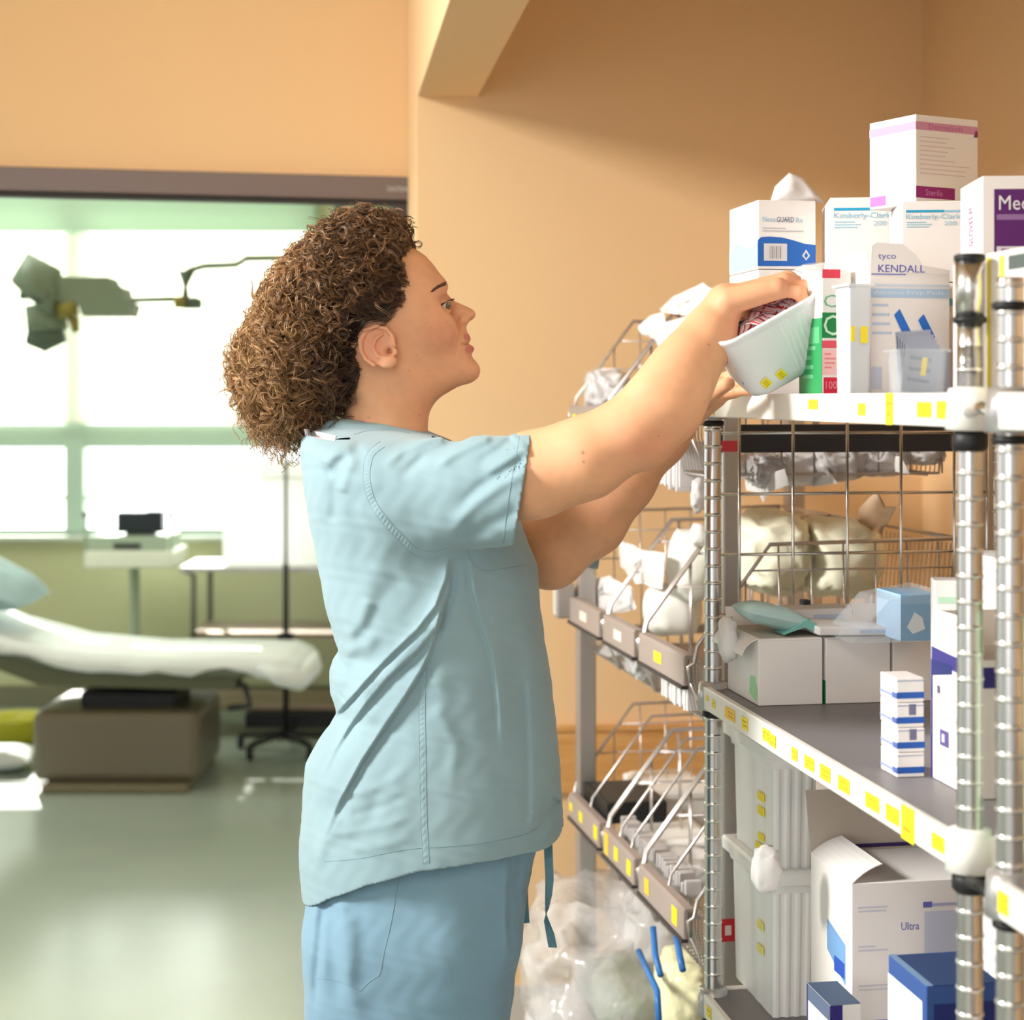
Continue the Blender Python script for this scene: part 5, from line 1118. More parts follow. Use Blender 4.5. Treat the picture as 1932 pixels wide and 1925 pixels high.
# ---------------- scrub top
YN = 2.265                                       # depth of the near side cloth
TOP = torso_rows(smooth_rows([(806, 596, 770, 0.060), (815, 578, 812, 0.105), (830, 572, 850, 0.150), (850, 570, 880, 0.172), (900, 575, 930, 0.188), (950, 582, 965, 0.188), (985, 587, 983, 0.182), (1033, 597, 1000, 0.176), (1073, 604, 1016, 0.172), (1146, 617, 1019, 0.166), (1200, 632, 1027, 0.160), (1222, 643, 1030, 0.158), (1242, 629, 1033, 0.158), (1262, 622, 1036, 0.158), (1300, 625, 1041, 0.158), (1334, 641, 1045, 0.160), (1362, 626, 1049, 0.162), (1400, 598, 1053, 0.166), (1440, 578, 1057, 0.172), (1500, 573, 1060, 0.178), (1545, 570, 1062, 0.182), (1600, 566, 1060, 0.186), (1650, 571, 1052, 0.188), (1720, 577, 1046, 0.190)], 4))
SA, SB = A3(745, 940, 2.285), A3(1000, 922, 2.215)
SFA, SFB = A3(760, 930, 2.56), A3(950, 960, 2.66)
FOLDS = [  # kind, amplitude m, width px, polyline in photo pixels (near side of the cloth)
    ('s', 0.0095, 16, [(852, 1046), (846, 1090), (826, 1140), (792, 1185), (742, 1235), (690, 1290), (645, 1345), (600, 1404)]),
    ('s', 0.0080, 15, [(858, 1052), (848, 1120), (828, 1180), (790, 1228), (735, 1280), (690, 1335), (655, 1385), (628, 1430), (600, 1490)]),
    ('r', 0.0060, 13, [(846, 1110), (812, 1175), (760, 1235), (705, 1290), (672, 1330), (648, 1370)]),
    ('s', 0.0100, 30, [(842, 1110), (832, 1170), (812, 1235), (798, 1265), (764, 1320), (722, 1382), (684, 1440), (646, 1510), (610, 1590)]),
    ('r', 0.0045, 22, [(700, 1330), (668, 1395), (630, 1460), (596, 1540)]),
    ('r', 0.0050, 16, [(640, 1540), (600, 1610), (585, 1650)]),
    ('r', 0.0045, 14, [(700, 1130), (680, 1180), (640, 1220)]), ('s', -0.0050, 20, [(884, 1046), (888, 1100), (904, 1170), (926, 1240), (936, 1310), (944, 1420)]),
    ('r', 0.0030, 12, [(880, 1060), (862, 1130), (832, 1200), (808, 1262)]), ('v', 0.0025, 18, [(760, 1080), (700, 1170), (660, 1240)]), ('r', 0.0022, 20, [(720, 1060), (670, 1150), (640, 1210)]), ('v', 0.0022, 22, [(960, 1140), (975, 1260), (985, 1420)]), ('r', 0.0024, 26, [(1010, 1240), (1024, 1380), (1030, 1520)]), ('r', 0.0022, 18, [(700, 1440), (664, 1520), (640, 1600)]), ('v', 0.0022, 16, [(760, 1400), (716, 1490), (690, 1580)]), ('r', 0.0040, 26, [(905, 1080), (870, 1140), (842, 1210), (826, 1290), (840, 1420)]),
    ('s', -0.0035, 22, [(994, 1290), (1000, 1400), (1002, 1500), (1000, 1580)]),
    ('r', 0.0050, 16, [(626, 1262), (650, 1240), (690, 1218), (716, 1190)]),
    ('r', 0.0045, 14, [(638, 1334), (670, 1310), (690, 1286), (700, 1262)]),
    ('v', 0.0040, 14, [(640, 1338), (660, 1300), (652, 1262)]),
    ('r', 0.0040, 16, [(610, 880), (640, 850), (672, 838)]), ('v', 0.0035, 12, [(612, 900), (640, 872), (690, 846)]),
    ('r', 0.0035, 13, [(645, 930), (655, 890), (676, 850)]), ('v', 0.0030, 12, [(625, 990), (634, 920), (652, 870)]),
    ('r', 0.0040, 12, [(1000, 880), (950, 905), (900, 940), (850, 1000)]), ('v', 0.0035, 11, [(998, 856), (960, 880), (905, 915), (860, 960)]),
    ('r', 0.0035, 10, [(995, 836), (960, 862), (915, 890)]), ('v', 0.0035, 10, [(890, 822), (850, 838), (800, 862), (756, 900)]),
    ('r', 0.0035, 10, [(930, 822), (890, 836), (850, 860), (820, 884)]), ('r', 0.0030, 9, [(845, 820), (800, 832), (760, 850), (728, 880)]),
    ('v', 0.0028, 9, [(970, 822), (935, 850), (900, 872)]), ('v', 0.0030, 14, [(985, 950), (920, 985), (870, 1020)]),
    ('r', 0.0022, 10, [(640, 1500), (700, 1490), (770, 1450)]), ('r', 0.0018, 9, [(620, 1580), (700, 1560), (790, 1530)]), ('v', 0.0018, 9, [(660, 1540), (720, 1520), (780, 1490)]),
    ('r', 0.0016, 10, [(660, 1600), (720, 1590), (780, 1570)]), ('r', 0.0020, 14, [(820, 1330), (860, 1400), (850, 1500)]),
    ('v', 0.0060, 16, [(1056, 1540), (1030, 1562), (1006, 1580)]), ('r', 0.0040, 12, [(1000, 1545), (1014, 1562), (1034, 1590)]),
]
def folds(p, Fs, Y=YN, mid=YM):
    u = px(p, Y); v = py(p, Y); h = np.zeros(len(p), f32)
    for kind, A, W, P in Fs:
        xs = [q[0] for q in P]; ys = [q[1] for q in P]; m_ = (u > min(xs) - 4 * W) & (u < max(xs) + 4 * W) & (v > min(ys) - 4 * W) & (v < max(ys) + 4 * W)
        if not m_.any(): continue
        d, s, t = lined(u[m_], v[m_], P); tp = np.clip(np.minimum(t / 0.10, (1 - t) / 0.22), 0, 1)
        if kind == 'r': g = A * np.exp(-(d / W) ** 2)
        elif kind == 'v': g = -A * np.exp(-(d / W) ** 2)
        else: s_ = s * np.minimum(1, d / 4.5); g = 0.8 * A * s_ * np.exp(-d / W)
        h[m_] += g * tp
    near = sst((mid + 0.03 - p[:, 1]) / 0.08)
    return h * near
def cyl(p, a, b, ha, hb, wa, wb, n=2.2):         # sleeve: elliptic tube, half height h, half depth w
    d = b - a; L = float(np.linalg.norm(d)); d = d / L; q = p - a; t = q @ d; e = q - t[:, None] * d
    tt = np.clip(t / L, -0.3, 1.3); H = ha + (hb - ha) * tt; W = wa + (wb - wa) * tt
    s_ = np.cross(d, np.array([0, 0, 1], f32)); s_ /= np.linalg.norm(s_); up = np.cross(s_, d)
    X = (e @ up) / H; Y_ = (e @ s_) / W; k = (np.abs(X) ** n + np.abs(Y_) ** n) ** (1 / n) + 1e-6
    return (k - 1) * np.minimum(H, W), t, L
HEMZ = [(540, 1686), (566, 1682), (590, 1668), (630, 1640), (700, 1606), (795, 1577), (900, 1566), (980, 1562), (1030, 1566), (1052, 1562), (1080, 1548)]
hu = [q[0] for q in HEMZ]; hv = [q[1] for q in HEMZ]
def cloth_noise(p, s=1.0):
    x, y, z = p[:, 0], p[:, 1], p[:, 2]
    return (0.0007 * np.sin(x * 70 + 3 * np.sin(z * 31 + y * 12)) * np.sin(z * 43 + x * 22) + 0.0004 * np.sin(x * 160 + z * 120 + 2 * np.sin(z * 90)) * np.sin(z * 150 - x * 60 + y * 80)) * s
NK = A3(718, 800, YM)
def top_outer(p):
    f = loft(p, TOP, YM, 2.25)
    zt = EYE - (806 - HY) * YM / F
    # shoulder slope: lower towards both shoulders
    y = np.abs(p[:, 1] - YM); f = smax(f, p[:, 2] - (zt + 0.010 - 0.26 * np.maximum(0, y - 0.055)), 0.03)
    s1, t, L = cyl(p, SA, SB, 0.0715, 0.0705, 0.062, 0.056); s1 = smax(s1, -t - 0.015, 0.03)
    f = smin(f, s1, 0.028)
    s2, t, L = cyl(p, SFA, SFB, 0.07, 0.07, 0.055, 0.055); s2 = smax(s2, -t, 0.03); f = smin(f, s2, 0.03)
    # stand-up fold of the collar at the nape
    c = cone(p, A3(712, 850, YM), A3(713, 790, YM), 0.086, 0.062); c = smax(c, p[:, 2] - (EYE - (801 - HY) * YM / F) + 0.16 * np.maximum(0, p[:, 0] - at(715, 0, YM).x), 0.004); f = smin(f, c, 0.014)
    return f
def top_sdf(p):
    f = top_outer(p) - folds(p, FOLDS) - cloth_noise(p)
    u = px(p, YM); v = py(p, YM); hd = (np.interp(px(p, YM - 0.1), hu, hv) - v) * YM / F
    n = np.array([0.987, 0, -0.162], f32); sd = np.where(p[:, 1] < 2.33, -((p - A3(985, 923, 2.215)) @ n), 1.0)
    t = 0.0036 + 0.010 * sst((np.minimum(hd, sd) - 0.02) / 0.06); f = np.maximum(f, -(f + t))
    f = np.maximum(f, (v - np.interp(px(p, YM - 0.1), hu, hv)) * YM / F)                     # hem
    f = np.maximum(f, np.where((p[:, 0] > 0.0) & (p[:, 2] > 1.215) & (p[:, 1] < 2.29), (p - A3(985, 923, 2.215)) @ n, -1))
    d = SFB - SFA; d = d / np.linalg.norm(d); f = np.maximum(f, np.where((p[:, 1] > 2.58) & (p[:, 2] > 1.2), (p - SFB) @ d, -1))
    # neck opening
    nk = cone(p, A3(716, 860, YM), A3(730, 740, YM), 0.050, 0.067); gap = ell(p, A3(612, 812, YM + 0.03), (0.030, 0.05, 0.012), -8)
    return np.maximum(f, -nk)
V, Fq = surf(top_sdf, (-0.32, 2.12, 0.68), (0.13, 2.76, 1.42), 0.0019, slack=1.8)
CL = mat('pale_blue_scrub_cotton', (134, 159, 167), 0.85, sheen=0.25, spec=0.2, bump=(900, 0.12, 0.0004), vary=((140, 165, 172), 9))
top_o = npmesh('scrub_top', V, Fq, CL, nurse)
# seams laid on the near surface of the cloth
def drape(pts, fn, Y0=2.12, Y1=2.50, per=5.0):
    out = []
    P = []
    for a, b in zip(pts[:-1], pts[1:]):
        n = max(1, int(math.dist(a, b) / per)); P += [(a[0] + (b[0] - a[0]) * i / n, a[1] + (b[1] - a[1]) * i / n) for i in range(n)]
    P.append(pts[-1]); Ys = np.arange(Y0, Y1, 0.0012, dtype=f32)
    for (u, v) in P:
        q = np.stack([(u - CX) * Ys / F, Ys, EYE - (v - HY) * Ys / F], 1).astype(f32); d = fn(q); i = int(np.argmax(d < 0))
        if d[i] >= 0: i = len(Ys) // 2
        t = d[i - 1] / (d[i - 1] - d[i] + 1e-9) if i > 0 else 0
        out.append(Vector((q[max(i - 1, 0)] * (1 - t) + q[i] * t).tolist()))
    return out
def spline(P, n=6):
    out = []
    for i in range(len(P) - 1):
        p0 = P[max(i - 1, 0)]; p1 = P[i]; p2 = P[i + 1]; p3 = P[min(i + 2, len(P) - 1)]
        for k in range(n):
            t = k / n; out.append(tuple(0.5 * (2 * p1[j] + (p2[j] - p0[j]) * t + (2 * p0[j] - 5 * p1[j] + 4 * p2[j] - p3[j]) * t * t + (-p0[j] + 3 * p1[j] - 3 * p2[j] + p3[j]) * t ** 3) for j in (0, 1)))
    return out + [tuple(P[-1])]
outer_n = lambda p: top_outer(p) - folds(p, FOLDS) - cloth_noise(p)
SEAM = mat('seam_thread', (122, 154, 164), 0.9)
def seam(name, pts, width, fn, parent, gap=(), band=True, m_=None):
    """two stitch lines with a slightly puckered band between them"""
    c = spline(pts, 10 if band else 6); mb = MB(); n = len(c)
    def side(o):
        q = []
        for i in range(n):
            a = c[max(i - 1, 0)]; b = c[min(i + 1, n - 1)]; dx, dy = b[0] - a[0], b[1] - a[1]; l = math.hypot(dx, dy) + 1e-9; q.append((c[i][0] - dy / l * o, c[i][1] + dx / l * o))
        return q
    if band:
        A = drape(side(-width / 2), fn, per=1e9); M_ = drape(c, fn, per=1e9); B_ = drape(side(width / 2), fn, per=1e9)
        V_ = []; k = min(len(A), len(B_), len(M_))
        for i in range(k):
            pk = 0.0001 + 0.0003 * (i % 2) + 0.0001 * math.sin(i * 3.1)
            V_ += [A[i] + Vector((0, 0.0012, 0)), A[i] + Vector((0, -0.0003, 0)), M_[i] + Vector((0, -0.0003 - pk, 0)), B_[i] + Vector((0, -0.0003, 0)), B_[i] + Vector((0, 0.0012, 0))]
        mb.add(V_, [(i * 5 + j, i * 5 + j + 1, i * 5 + 6 + j, i * 5 + 5 + j) for i in range(k - 1) for j in range(4)], m_ or CL, False)
    for o_ in ((-width / 2, width / 2) if width else (0,)):
        L = drape(side(o_), fn, per=1e9); L = [q + Vector((0, -0.0002, 0)) for q in L]
        mb.tube(L, 0.00040, SEAM, seg=4)
    o = mb.build(name, parent=parent, loc=-nurse.location if parent == nurse else (0, 0, 0)); return o
seam('armhole_seam', [(722, 838), (700, 856), (692, 885), (693, 915), (704, 950), (728, 985), (756, 1015), (784, 1040), (815, 1048), (848, 1040)], 13, outer_n, top_o)
seam('side_seam', [(800, 1262), (797, 1300), (796, 1350), (797, 1400), (798, 1480), (800, 1560), (804, 1630)], 12, outer_n, top_o)
seam('sleeve_hem', [(980, 824), (972, 870), (963, 920), (955, 975), (950, 1026)], 0, outer_n, top_o, band=False)
seam('bottom_hem', [(612, 1626), (680, 1620), (760, 1604), (850, 1597), (930, 1588), (985, 1576), (1015, 1562)], 0, outer_n, top_o, band=False)
seam('chest_pocket', [(884, 1040), (888, 1058), (912, 1077), (950, 1073), (992, 1066)], 0, outer_n, top_o, band=False)
seam('collar_seam', [(668, 820), (700, 812), (740, 812), (775, 818)], 0, outer_n, top_o, band=False)
# pale inner collar showing at the nape
A_ = drape(spline([(574, 810), (600, 815), (620, 820), (634, 823)]), outer_n, 2.25, 2.60, per=1e9); B_ = drape(spline([(576, 822), (600, 827), (618, 830), (632, 832)]), outer_n, 2.25, 2.60, per=1e9); m = MB(); V_ = []
for a, b in zip(A_, B_): V_ += [a + Vector((0, 0.002, 0)), a + Vector((0, -0.0012, 0.0006)), b + Vector((0, -0.0012, 0)), b + Vector((0, 0.002, 0))]
m.add(V_, [(i * 4 + j, i * 4 + (j + 1) % 4, i * 4 + 4 + (j + 1) % 4, i * 4 + 4 + j) for i in range(len(A_) - 1) for j in range(4)], mat('pinkish_facing', (224, 206, 210), 0.8))
m.build('neck_facing', parent=nurse, loc=-nurse.location, label='pinkish white facing inside the collar')

# ---------------- trousers
TR = torso_rows(smooth_rows([(1500, 640, 1020, 0.13), (1560, 594, 1022, 0.155), (1620, 584, 1006, 0.165), (1660, 582, 999, 0.166), (1700, 583, 993, 0.166), (1750, 586, 985, 0.165), (1800, 589, 974, 0.162), (1860, 592, 962, 0.155), (1925, 591, 953, 0.145), (2000, 596, 946, 0.12)], 5))
NL = torso_rows(smooth_rows([(1640, 600, 980, 0.08), (1750, 588, 972, 0.09), (1850, 593, 956, 0.092), (1925, 594, 950, 0.092), (2100, 608, 925, 0.088), (2350, 632, 890, 0.082), (2660, 650, 870, 0.080)], 6))
TF = [
    ('v', 0.0050, 9, [(606, 1668), (604, 1730), (600, 1800), (594, 1860), (592, 1925)]), ('r', 0.0050, 16, [(640, 1690), (650, 1780), (660, 1850), (690, 1925)]), ('v', 0.0035, 16, [(625, 1700), (628, 1780), (640, 1900)]),
    ('r', 0.0035, 14, [(664, 1720), (668, 1790), (662, 1850)]), ('s', 0.0060, 9, [(964, 1622), (958, 1680), (957, 1750), (963, 1820)]), ('v', 0.0035, 8, [(988, 1618), (976, 1680), (972, 1720)]),
    ('v', 0.0040, 10, [(960, 1840), (952, 1890), (945, 1925)]), ('r', 0.0025, 40, [(820, 1640), (850, 1750), (830, 1900)]), ('v', 0.0020, 30, [(900, 1640), (920, 1750), (900, 1925)]),
]
def tr_outer(p):
    z = p[:, 2]; v2z = lambda v: EYE - (v - HY) * YM / F
    h = loft(p, TR, YM, 2.4); h = smax(h, v2z(1985) - z, 0.05)
    a = loft(p, NL, YM - 0.088, 2.3); a = smax(a, z - v2z(1680), 0.05)
    b = loft(p - np.array([0.012, 0, 0], f32), NL, YM + 0.088, 2.3); b = smax(b, z - v2z(1680), 0.05)
    return smin(h, smin(a, b, 0.02), 0.035)
def tr_sdf(p):
    f = tr_outer(p) - folds(p, TF, 2.27) - cloth_noise(p)
    f = np.maximum(f, p[:, 2] - (EYE - (1540 - HY) * YM / F)); f = np.maximum(f, 0.045 - p[:, 2]); return f
V, Fq = surf(tr_sdf, (-0.32, 2.18, 0.02), (0.10, 2.66, 0.86), 0.0026)
CT = mat('blue_scrub_trouser_cotton', (118, 150, 170), 0.85, sheen=0.2, spec=0.2, bump=(900, 0.12, 0.0004), vary=((124, 156, 174), 7))
tr_o = npmesh('scrub_trousers', V, Fq, CT, nurse)
tr_n = lambda p: tr_outer(p) - folds(p, TF, 2.27) - cloth_noise(p)
SEAMT = SEAM
seam('hip_pocket', [(755, 1646), (747, 1690), (736, 1750), (724, 1800), (716, 1838), (700, 1850), (680, 1870)], 0, tr_n, tr_o, band=False)
seam('hip_pocket', [(600, 1846), (630, 1850), (660, 1860), (680, 1870)], 0, tr_n, tr_o, band=False)
CD = mat('drawstring_cotton', (92, 128, 142), 0.85)
def ribbon(name, pts, w_, tw, parent):
    m = MB(); n = len(pts); V_ = []
    for i, (a, b, Y) in enumerate(pts):
        ang = tw[i]; c = at(a, b, Y); d = Vector((math.cos(ang), math.sin(ang), 0)) * w_ / 2; nn = Vector((-math.sin(ang), math.cos(ang), 0)) * 0.0008
        V_ += [c - d - nn, c + d - nn, c + d + nn, c - d + nn]
    Fc = [(i * 4 + j, i * 4 + (j + 1) % 4, i * 4 + 4 + (j + 1) % 4, i * 4 + 4 + j) for i in range(n - 1) for j in range(4)] + [(0, 1, 2, 3), (n * 4 - 4, n * 4 - 3, n * 4 - 2, n * 4 - 1)]
    m.add(V_, Fc, CD, False); return m.build(name, parent=parent, loc=-nurse.location)
ribbon('drawstring', [(1034, 1580, 2.36), (1035, 1620, 2.35), (1037, 1660, 2.35), (1035, 1690, 2.35), (1032, 1716, 2.35), (1031, 1724, 2.35), (1032, 1740, 2.35), (1038, 1762, 2.35), (1043, 1788, 2.35)], 0.0115, [0.1, 0.1, 0.3, 0.7, 1.2, 1.5, 2.2, 2.8, 3.0], nurse)
ribbon('drawstring', [(1003, 1590, 2.38), (1001, 1620, 2.38), (998, 1650, 2.38), (992, 1680, 2.39), (989, 1705, 2.38), (991, 1742, 2.38)], 0.012, [0.9, 0.9, 1.1, 1.2, 0.5, 0.2], nurse)
ribbon('hem_tab', [(1060, 1544, 2.40), (1060, 1560, 2.40)], 0.004, [0.1, 0.1], nurse)
for y in (YM - 0.088, YM + 0.088):
    m = MB(); x0 = at(790, 0, YM).x
    m.box(-0.14, 0.12, -0.045, 0.045, 0.0, 0.02, mat('white_sole', (225, 225, 222), 0.6), bev=0.009); pillow(m, (-0.01, 0, 0.03), 0.125, 0.043, 0.038, mat('white_shoe', (232, 232, 230), 0.5), None, 16, 10, 1)
    m.build('shoe', parent=nurse, loc=Vector((x0, y, 0)) - nurse.location)
# ---------------- hair
HP = XZ([(778, 474), (772, 454), (758, 434), (740, 424), (716, 416), (690, 414), (655, 422), (615, 440), (578, 468), (545, 500), (518, 530), (500, 575), (478, 615), (456, 650), (446, 690), (448, 738), (468, 782), (500, 812), (546, 812), (585, 785), (608, 762), (640, 760), (664, 742), (686, 716), (688, 688), (684, 660), (690, 626), (712, 608), (738, 614), (752, 600), (768, 572), (780, 545), (772, 500)])
def hair_core(p):
    u = px(p, YM); v = py(p, YM); d2 = polyd(p[:, 0], p[:, 2], HP); y = np.abs(p[:, 1] - YM)
    wd = 0.091 - 0.012 * sst((v - 620) / 120) - 0.006 * sst((u - 700) / 70) - 0.012 * sst((560 - u) / 90) - 0.018 * sst((u - 745) / 40)
    r = np.minimum(wd - 0.002, 0.058 - 0.048 * sst((u - 650) / 50) * sst((v - 500) / 60) - 0.02 * sst((u - 730) / 40)); qx = d2 + r; qy = y - (wd - r)
    f = np.hypot(np.maximum(qx, 0), np.maximum(qy, 0)) + np.minimum(np.maximum(qx, qy), 0) - r
    f = smax(f, -smin(head_sdf(p) - 0.0015, np.full(len(p), 0.5, f32), 0.001), 0.001) if False else f
    n = 0.0035 * np.sin(p[:, 0] * 190 + 2 * np.sin(p[:, 2] * 130)) * np.sin(p[:, 2] * 210 + p[:, 1] * 120) * sst((740 - u) / 60)
    return f + 0.003 + 0.006 * sst((650 - u) / 50) + 0.010 * sst((v - 690) / 90) * sst((640 - u) / 60) - n
V, Fq = surf(hair_core, (-0.42, 2.28, 1.34), (-0.10, 2.56, 1.70), 0.0028)
HAIRM = mat('curly_brown_hair', (96, 66, 42), 0.34, spec=0.6, attr='tone')
hc = np.tile(L3((40, 27, 19)), (len(V), 1))
hair = npmesh('hair', V, Fq, HAIRM, nurse, hc)
# vertex normals of the core
nrm = np.zeros_like(V); fn = np.cross(V[Fq[:, 2]] - V[Fq[:, 0]], V[Fq[:, 3]] - V[Fq[:, 1]])
for k in range(4): np.add.at(nrm, Fq[:, k], fn)
nrm /= np.linalg.norm(nrm, axis=1)[:, None] + 1e-9
rng = np.random.default_rng(5)
SV, SF, SC_ = [], [], []; base = 0
def strand(P, r0, r1, col):
    global base
    n = len(P); t = np.gradient(P, axis=0); t /= np.linalg.norm(t, axis=1)[:, None] + 1e-9
    ref = np.array([0.3, 0.8, 0.5]); x = np.cross(t, ref); x /= np.linalg.norm(x, axis=1)[:, None] + 1e-9; y = np.cross(t, x)
    R_ = (r0 + (r1 - r0) * np.linspace(0, 1, n))[:, None]
    ring = [P + R_ * (x * math.cos(a) + y * math.sin(a)) for a in (0, 2.094, 4.189)]
    SV.append(np.stack(ring, 1).reshape(-1, 3)); i = np.arange(n - 1)[:, None] * 3
    SF.append(np.concatenate([base + np.concatenate([i + k, i + (k + 1) % 3, i + 3 + (k + 1) % 3, i + 3 + k], 1) for k in range(3)])); SC_.append(np.tile(col, (3 * n, 1))); base += 3 * n
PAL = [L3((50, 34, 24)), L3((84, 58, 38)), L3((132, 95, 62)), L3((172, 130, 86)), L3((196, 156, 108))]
def colour(u, v, lum):  # golden ends, plus highlights towards the back put into the strand colour
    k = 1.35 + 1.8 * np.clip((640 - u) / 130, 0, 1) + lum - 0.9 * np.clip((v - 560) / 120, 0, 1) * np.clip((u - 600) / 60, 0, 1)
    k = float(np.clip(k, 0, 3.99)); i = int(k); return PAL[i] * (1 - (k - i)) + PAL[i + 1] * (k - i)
us = px(V, YM); vs = py(V, YM)
ok = np.nonzero((V[:, 1] < YM + 0.05) & (us < 788) & ~((us > 742) & (vs > 585)) & ~((us > 684) & (vs > 612) & (vs < 705)) & ~((us > 752) & (vs > 592)))[0]
far = np.nonzero((V[:, 1] >= YM + 0.05) & (us < 770))[0]
def smoothwalk(p, d, n, step, curl):             # a locally curling path
    out = [p.copy()]; a = rng.uniform(0, 6.28)
    return out
def curl(p, nn, length, rad, turns, lift, sub=2, flow=None, th=0.00075, lum=0.0, ends=1.0):
    u = float(CX + p[0] * F / YM); v = float(HY - (p[2] - EYE) * F / YM)
    g = np.array([-0.55 - 0.3 * rng.random(), rng.normal() * 0.25, -0.75]) if flow is None else flow
    g = g - nn * float(g @ nn) * 0.85; g /= np.linalg.norm(g) + 1e-9; b = np.cross(nn, g)
    n = int(10 + turns * 11); s = np.linspace(0, 1, n); ph = rng.uniform(0, 6.28); sgn = rng.choice([-1, 1]); w = ph + sgn * turns * 6.283 * s
    R_ = rad * (0.45 + 0.75 * s); wob = np.cumsum(rng.normal(size=(n, 3)) * 0.0006, axis=0)
    for k in range(sub):
        o = rng.normal(size=3) * 0.0011; dph = rng.normal() * 0.16; rr = R_ * (1 + rng.normal() * 0.07)
        P = p[None] + o + g[None] * (s * length)[:, None] + nn[None] * ((lift * np.sin(s * 2.2) + 0.001)[:, None] + (rr * (1 + np.cos(w + dph)) * 0.5)[:, None] * 1.2) + b[None] * (rr * np.sin(w + dph))[:, None] + wob
        P[:, 2] -= 0.010 * ends * s ** 2
        strand(P, th, th * 0.55, colour(u, v, lum + rng.normal() * 0.55))
def ring(p, nn, rad, turns, sub, lum):
    """an open loop of hair lying on the surface of the mass"""
    u = float(CX + p[0] * F / YM); v = float(HY - (p[2] - EYE) * F / YM)
    ax = nn + rng.normal(size=3) * 0.45; ax /= np.linalg.norm(ax); a = np.cross(ax, rng.normal(size=3)); a /= np.linalg.norm(a); b = np.cross(ax, a)
    n = int(12 + 12 * turns); s = np.linspace(0, 1, n); ph = rng.uniform(0, 6.28); w = ph + turns * 6.283 * s; dr = rng.normal(size=3) * 0.006; c0_ = lum + rng.normal() * 0.5
    for k in range(sub):
        r = rad * (1 + 0.10 * rng.normal()) * (1 - 0.25 * s); P = p[None] + a[None] * (r * np.cos(w))[:, None] + b[None] * (r * np.sin(w))[:, None] * 0.85 + dr[None] * s[:, None] + ax[None] * (0.004 * (s - 0.5))[:, None] + rng.normal(size=3)[None] * 0.0005
        strand(P, 0.00034, 0.00022, colour(u, v, c0_ + rng.normal() * 0.25))
# the curly mass
w_ = np.where(((us[ok] < 745) | ((vs[ok] < 510) & (us[ok] < 758))) & ~((us[ok] > 655) & (vs[ok] > 565)), 1.0, 0.0) * (0.9 + 0.8 * np.clip((700 - us[ok]) / 120, 0, 1)); pick = rng.choice(ok, 1200, p=w_ / w_.sum())
for i in pick:
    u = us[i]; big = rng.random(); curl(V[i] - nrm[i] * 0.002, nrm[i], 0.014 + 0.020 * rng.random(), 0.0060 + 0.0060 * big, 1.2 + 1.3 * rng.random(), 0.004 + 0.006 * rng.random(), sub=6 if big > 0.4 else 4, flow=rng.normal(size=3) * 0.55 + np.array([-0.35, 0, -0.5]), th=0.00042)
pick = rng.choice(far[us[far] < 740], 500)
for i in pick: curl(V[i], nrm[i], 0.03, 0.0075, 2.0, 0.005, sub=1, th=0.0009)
# smooth hair drawn back from the hairline and the temple
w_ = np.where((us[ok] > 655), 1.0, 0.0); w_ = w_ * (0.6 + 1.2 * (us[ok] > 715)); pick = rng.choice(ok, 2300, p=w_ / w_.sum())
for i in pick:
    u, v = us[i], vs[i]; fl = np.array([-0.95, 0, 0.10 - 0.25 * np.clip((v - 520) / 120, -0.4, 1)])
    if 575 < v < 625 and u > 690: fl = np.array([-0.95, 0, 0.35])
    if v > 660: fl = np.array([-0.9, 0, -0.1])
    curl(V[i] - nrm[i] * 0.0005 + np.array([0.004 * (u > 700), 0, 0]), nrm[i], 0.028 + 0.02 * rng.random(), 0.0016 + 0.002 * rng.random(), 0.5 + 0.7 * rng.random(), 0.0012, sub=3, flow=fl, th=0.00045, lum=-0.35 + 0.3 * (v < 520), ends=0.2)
# loose ringlets hanging from the bottom of the mass and fly-away hairs round the outline
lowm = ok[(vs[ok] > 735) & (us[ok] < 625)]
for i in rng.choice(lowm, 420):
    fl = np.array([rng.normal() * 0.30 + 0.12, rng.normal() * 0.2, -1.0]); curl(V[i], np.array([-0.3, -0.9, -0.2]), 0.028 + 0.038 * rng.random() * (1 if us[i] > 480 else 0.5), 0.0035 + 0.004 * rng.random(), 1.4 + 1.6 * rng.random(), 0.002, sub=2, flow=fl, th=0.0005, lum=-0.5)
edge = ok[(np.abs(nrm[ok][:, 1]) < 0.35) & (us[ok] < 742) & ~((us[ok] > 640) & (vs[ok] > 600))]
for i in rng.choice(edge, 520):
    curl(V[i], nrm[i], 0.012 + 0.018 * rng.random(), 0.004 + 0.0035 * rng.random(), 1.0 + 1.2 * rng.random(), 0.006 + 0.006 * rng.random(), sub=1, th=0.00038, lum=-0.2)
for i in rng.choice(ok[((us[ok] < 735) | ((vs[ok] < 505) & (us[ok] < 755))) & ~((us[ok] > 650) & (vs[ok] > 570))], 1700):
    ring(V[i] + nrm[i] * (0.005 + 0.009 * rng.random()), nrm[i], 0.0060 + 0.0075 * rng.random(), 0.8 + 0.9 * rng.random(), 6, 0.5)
npmesh('curls', np.concatenate(SV), np.concatenate(SF), HAIRM, hair, np.concatenate(SC_), label='masses of fine brown and golden ringlets').location = (0, 0, 0)

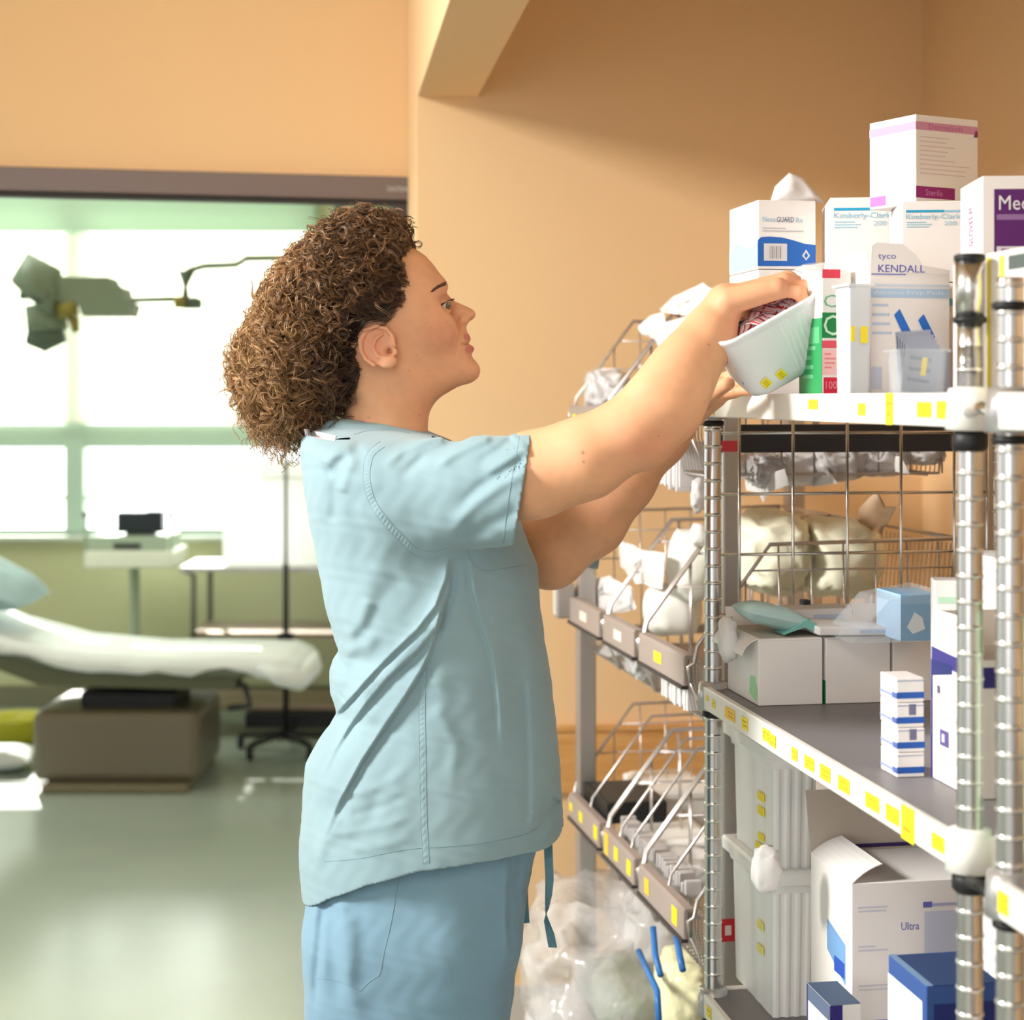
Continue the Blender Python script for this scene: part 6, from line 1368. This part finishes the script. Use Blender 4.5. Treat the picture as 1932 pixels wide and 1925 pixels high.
# ---------------- the white tub in her hands
a30 = math.radians(29); ta = Vector((math.cos(a30), 0.05, math.sin(a30))).normalized(); n0 = Vector((-math.sin(a30), 0, math.cos(a30))); phi = math.radians(24)
tn = (n0 * math.cos(phi) + Vector((0, -1, 0)) * math.sin(phi)).normalized(); tb = tn.cross(ta).normalized()
if tb.y < 0: tb = -tb
TL, TW, TH = 0.150, 0.105, 0.098
c0 = at(1458, 600, 2.185) + tb * (TW / 2) - tn * TH        # centre of the base
TM = Matrix.Translation(Vector((0, 0, 0))) @ Matrix((( ta.x, tb.x, tn.x, 0), (ta.y, tb.y, tn.y, 0), (ta.z, tb.z, tn.z, 0), (0, 0, 0, 1)))
tub = thing('storage_tub', 'tilted white ribbed tub held in her hands over the top shelf', 'tub', c0)
TUBM = mat('white_tub_plastic', (248, 247, 250), 0.35, transluc=0.12)
def trow(k, z, e=0.0, rib=0.0):
    out = []; a, b = TL / 2 * k + e, TW / 2 * k + e; rr = 0.024 * k + e
    for (sx, sy, a0) in ((1, 1, 0), (-1, 1, 90), (-1, -1, 180), (1, -1, 270)):
        for j in range(7):
            an = math.radians(a0 + j * 15); out.append((sx * (a - rr) + rr * math.cos(an), sy * (b - rr) + rr * math.sin(an), z))
    dense = []
    for i in range(len(out)):
        p, q = out[i], out[(i + 1) % len(out)]; L = math.dist(p, q); n = max(1, round(L / k / 0.002)) if L > 0.02 else 2
        for j in range(n):
            t = j / n; x = p[0] + (q[0] - p[0]) * t; y = p[1] + (q[1] - p[1]) * t; rv = 0
            if rib and L > 0.02: rv = rib * (0.5 + 0.5 * math.sin(j * 1.57)) if (abs(y) < b - 0.002 or x > 0.0) else 0
            l = math.hypot(x / (a * a), y / (b * b)); dense.append((x + rv * x / (a * a) / (l + 1e-9), y + rv * y / (b * b) / (l + 1e-9), z))
    return dense
R_ = [trow(0.74, 0.0), trow(0.83, 0.004), trow(0.88, 0.016, 0, 0.0012), trow(0.96, TH - 0.012, 0, 0.0014), trow(0.97, TH - 0.010), trow(0.97, TH - 0.004, 0.003), trow(0.97, TH, 0.003), trow(0.97, TH, -0.001), trow(0.86, 0.014, -0.002), trow(0.74, 0.004, -0.002)]
n_ = min(len(r) for r in R_)
if len({len(r) for r in R_}) > 1:
    def res(r, n): return [r[int(i * len(r) / n)] for i in range(n)]
    R_ = [res(r, n_) for r in R_]
V_ = [p for r in R_ for p in r]; Fc = [(i * n_ + k, i * n_ + (k + 1) % n_, (i + 1) * n_ + (k + 1) % n_, (i + 1) * n_ + k) for i in range(len(R_) - 1) for k in range(n_)]
Fc += [tuple(range(n_)), tuple((len(R_) - 1) * n_ + k for k in range(n_))]
m = MB(); m.add(V_, Fc, TUBM, True, TM); m.build('body', parent=tub)
for (x, z) in ((-0.042, 0.020), (-0.020, 0.020)):
    m = MB(); k = 0.88 + 0.08 * (z - 0.016) / (TH - 0.028); y = -TW / 2 * k - 0.0012
    T_ = TM @ Matrix.Translation((x, y, z)) @ Matrix.Rotation(math.radians(9), 4, 'X') @ Matrix.Rotation(math.radians(-20), 4, 'Y')
    m.box(-0.0055, 0.0055, -0.0006, 0.0004, -0.0065, 0.0065, YEL, T_)
    for kk in range(3): m.box(-0.003, 0.003, -0.0009, -0.0005, -0.0045 + kk * 0.0035, -0.0035 + kk * 0.0035, paint((188, 150, 20)), T_)
    m.build('sticker', parent=tub)
m = MB(); T_ = TM @ Matrix.Translation((-0.062, -0.030, 0.030)); m.box(-0.004, -0.001, -0.003, 0.003, -0.004, 0.004, paint((40, 110, 200)), T_); m.build('sticker', parent=tub)
# red striped packets inside
PKW = mat('packet_paper', (246, 236, 236), 0.5)
REDS = paint((200, 40, 62))
rr = random.Random(4)
def packet(parent_loc, T_, k):
    m = MB(); w2, h2 = 0.026, 0.017; nx, ny = 8, 4; V_ = []; ph = rr.random() * 6
    f = lambda x, y: 0.0025 * math.sin(x * 150 + ph) * (1 - abs(y / h2)) + 0.001 * math.sin(y * 300 + ph)
    for s in (0, 1):
        for i in range(nx + 1):
            for j in range(ny + 1):
                x = -w2 + 2 * w2 * i / nx; y = -h2 + 2 * h2 * j / ny; ed = min(1, 3 * (1 - abs(x / w2)), 3 * (1 - abs(y / h2))); V_.append((x, y, f(x, y) + (s * 2 - 1) * (0.0003 + 0.0018 * ed)))
    Fc = []
    for s in (0, 1):
        o = s * (nx + 1) * (ny + 1)
        for i in range(nx):
            for j in range(ny): a = o + i * (ny + 1) + j; Fc.append((a, a + 1, a + ny + 2, a + ny + 1))
    m.add(V_, Fc, PKW, True, T_)
    for s in (-1, 1):
        for i in range(6):
            x = -w2 * 0.92 + i * w2 * 0.35; wd = 0.0016 if i % 2 else 0.0034
            ys = [-h2 * 0.9, -h2 * 0.45, 0.0, h2 * 0.45, h2 * 0.9]
            V2 = []
            for y in ys:
                for xx in (x, x + wd): ed = min(1, 3 * (1 - abs(xx / w2)), 3 * (1 - abs(y / h2))); V2.append((xx, y, f(xx, y) + s * (0.0008 + 0.0018 * ed)))
            m.add(V2, [(q * 2, q * 2 + 1, q * 2 + 3, q * 2 + 2) for q in range(4)], REDS, True, T_)
    o = m.build('packet', loc=parent_loc); tag(o, 'small white packet with red stripes in the pile inside the held tub', 'packet', 'red striped packets in the held tub')
for k in range(30):
    x = rr.uniform(-0.044, 0.044); y = rr.uniform(-0.020, 0.030); z = 0.056 + 0.0012 * k * 0.9 - 0.1 * abs(x) * 0.2
    T_ = TM @ Matrix.Translation((x, y, z)) @ Matrix.Rotation(rr.uniform(0, 3.14), 4, 'Z') @ Matrix.Rotation(rr.uniform(-0.45, 0.45), 4, 'X') @ Matrix.Rotation(rr.uniform(-0.35, 0.35), 4, 'Y')
    packet(c0, T_, k)
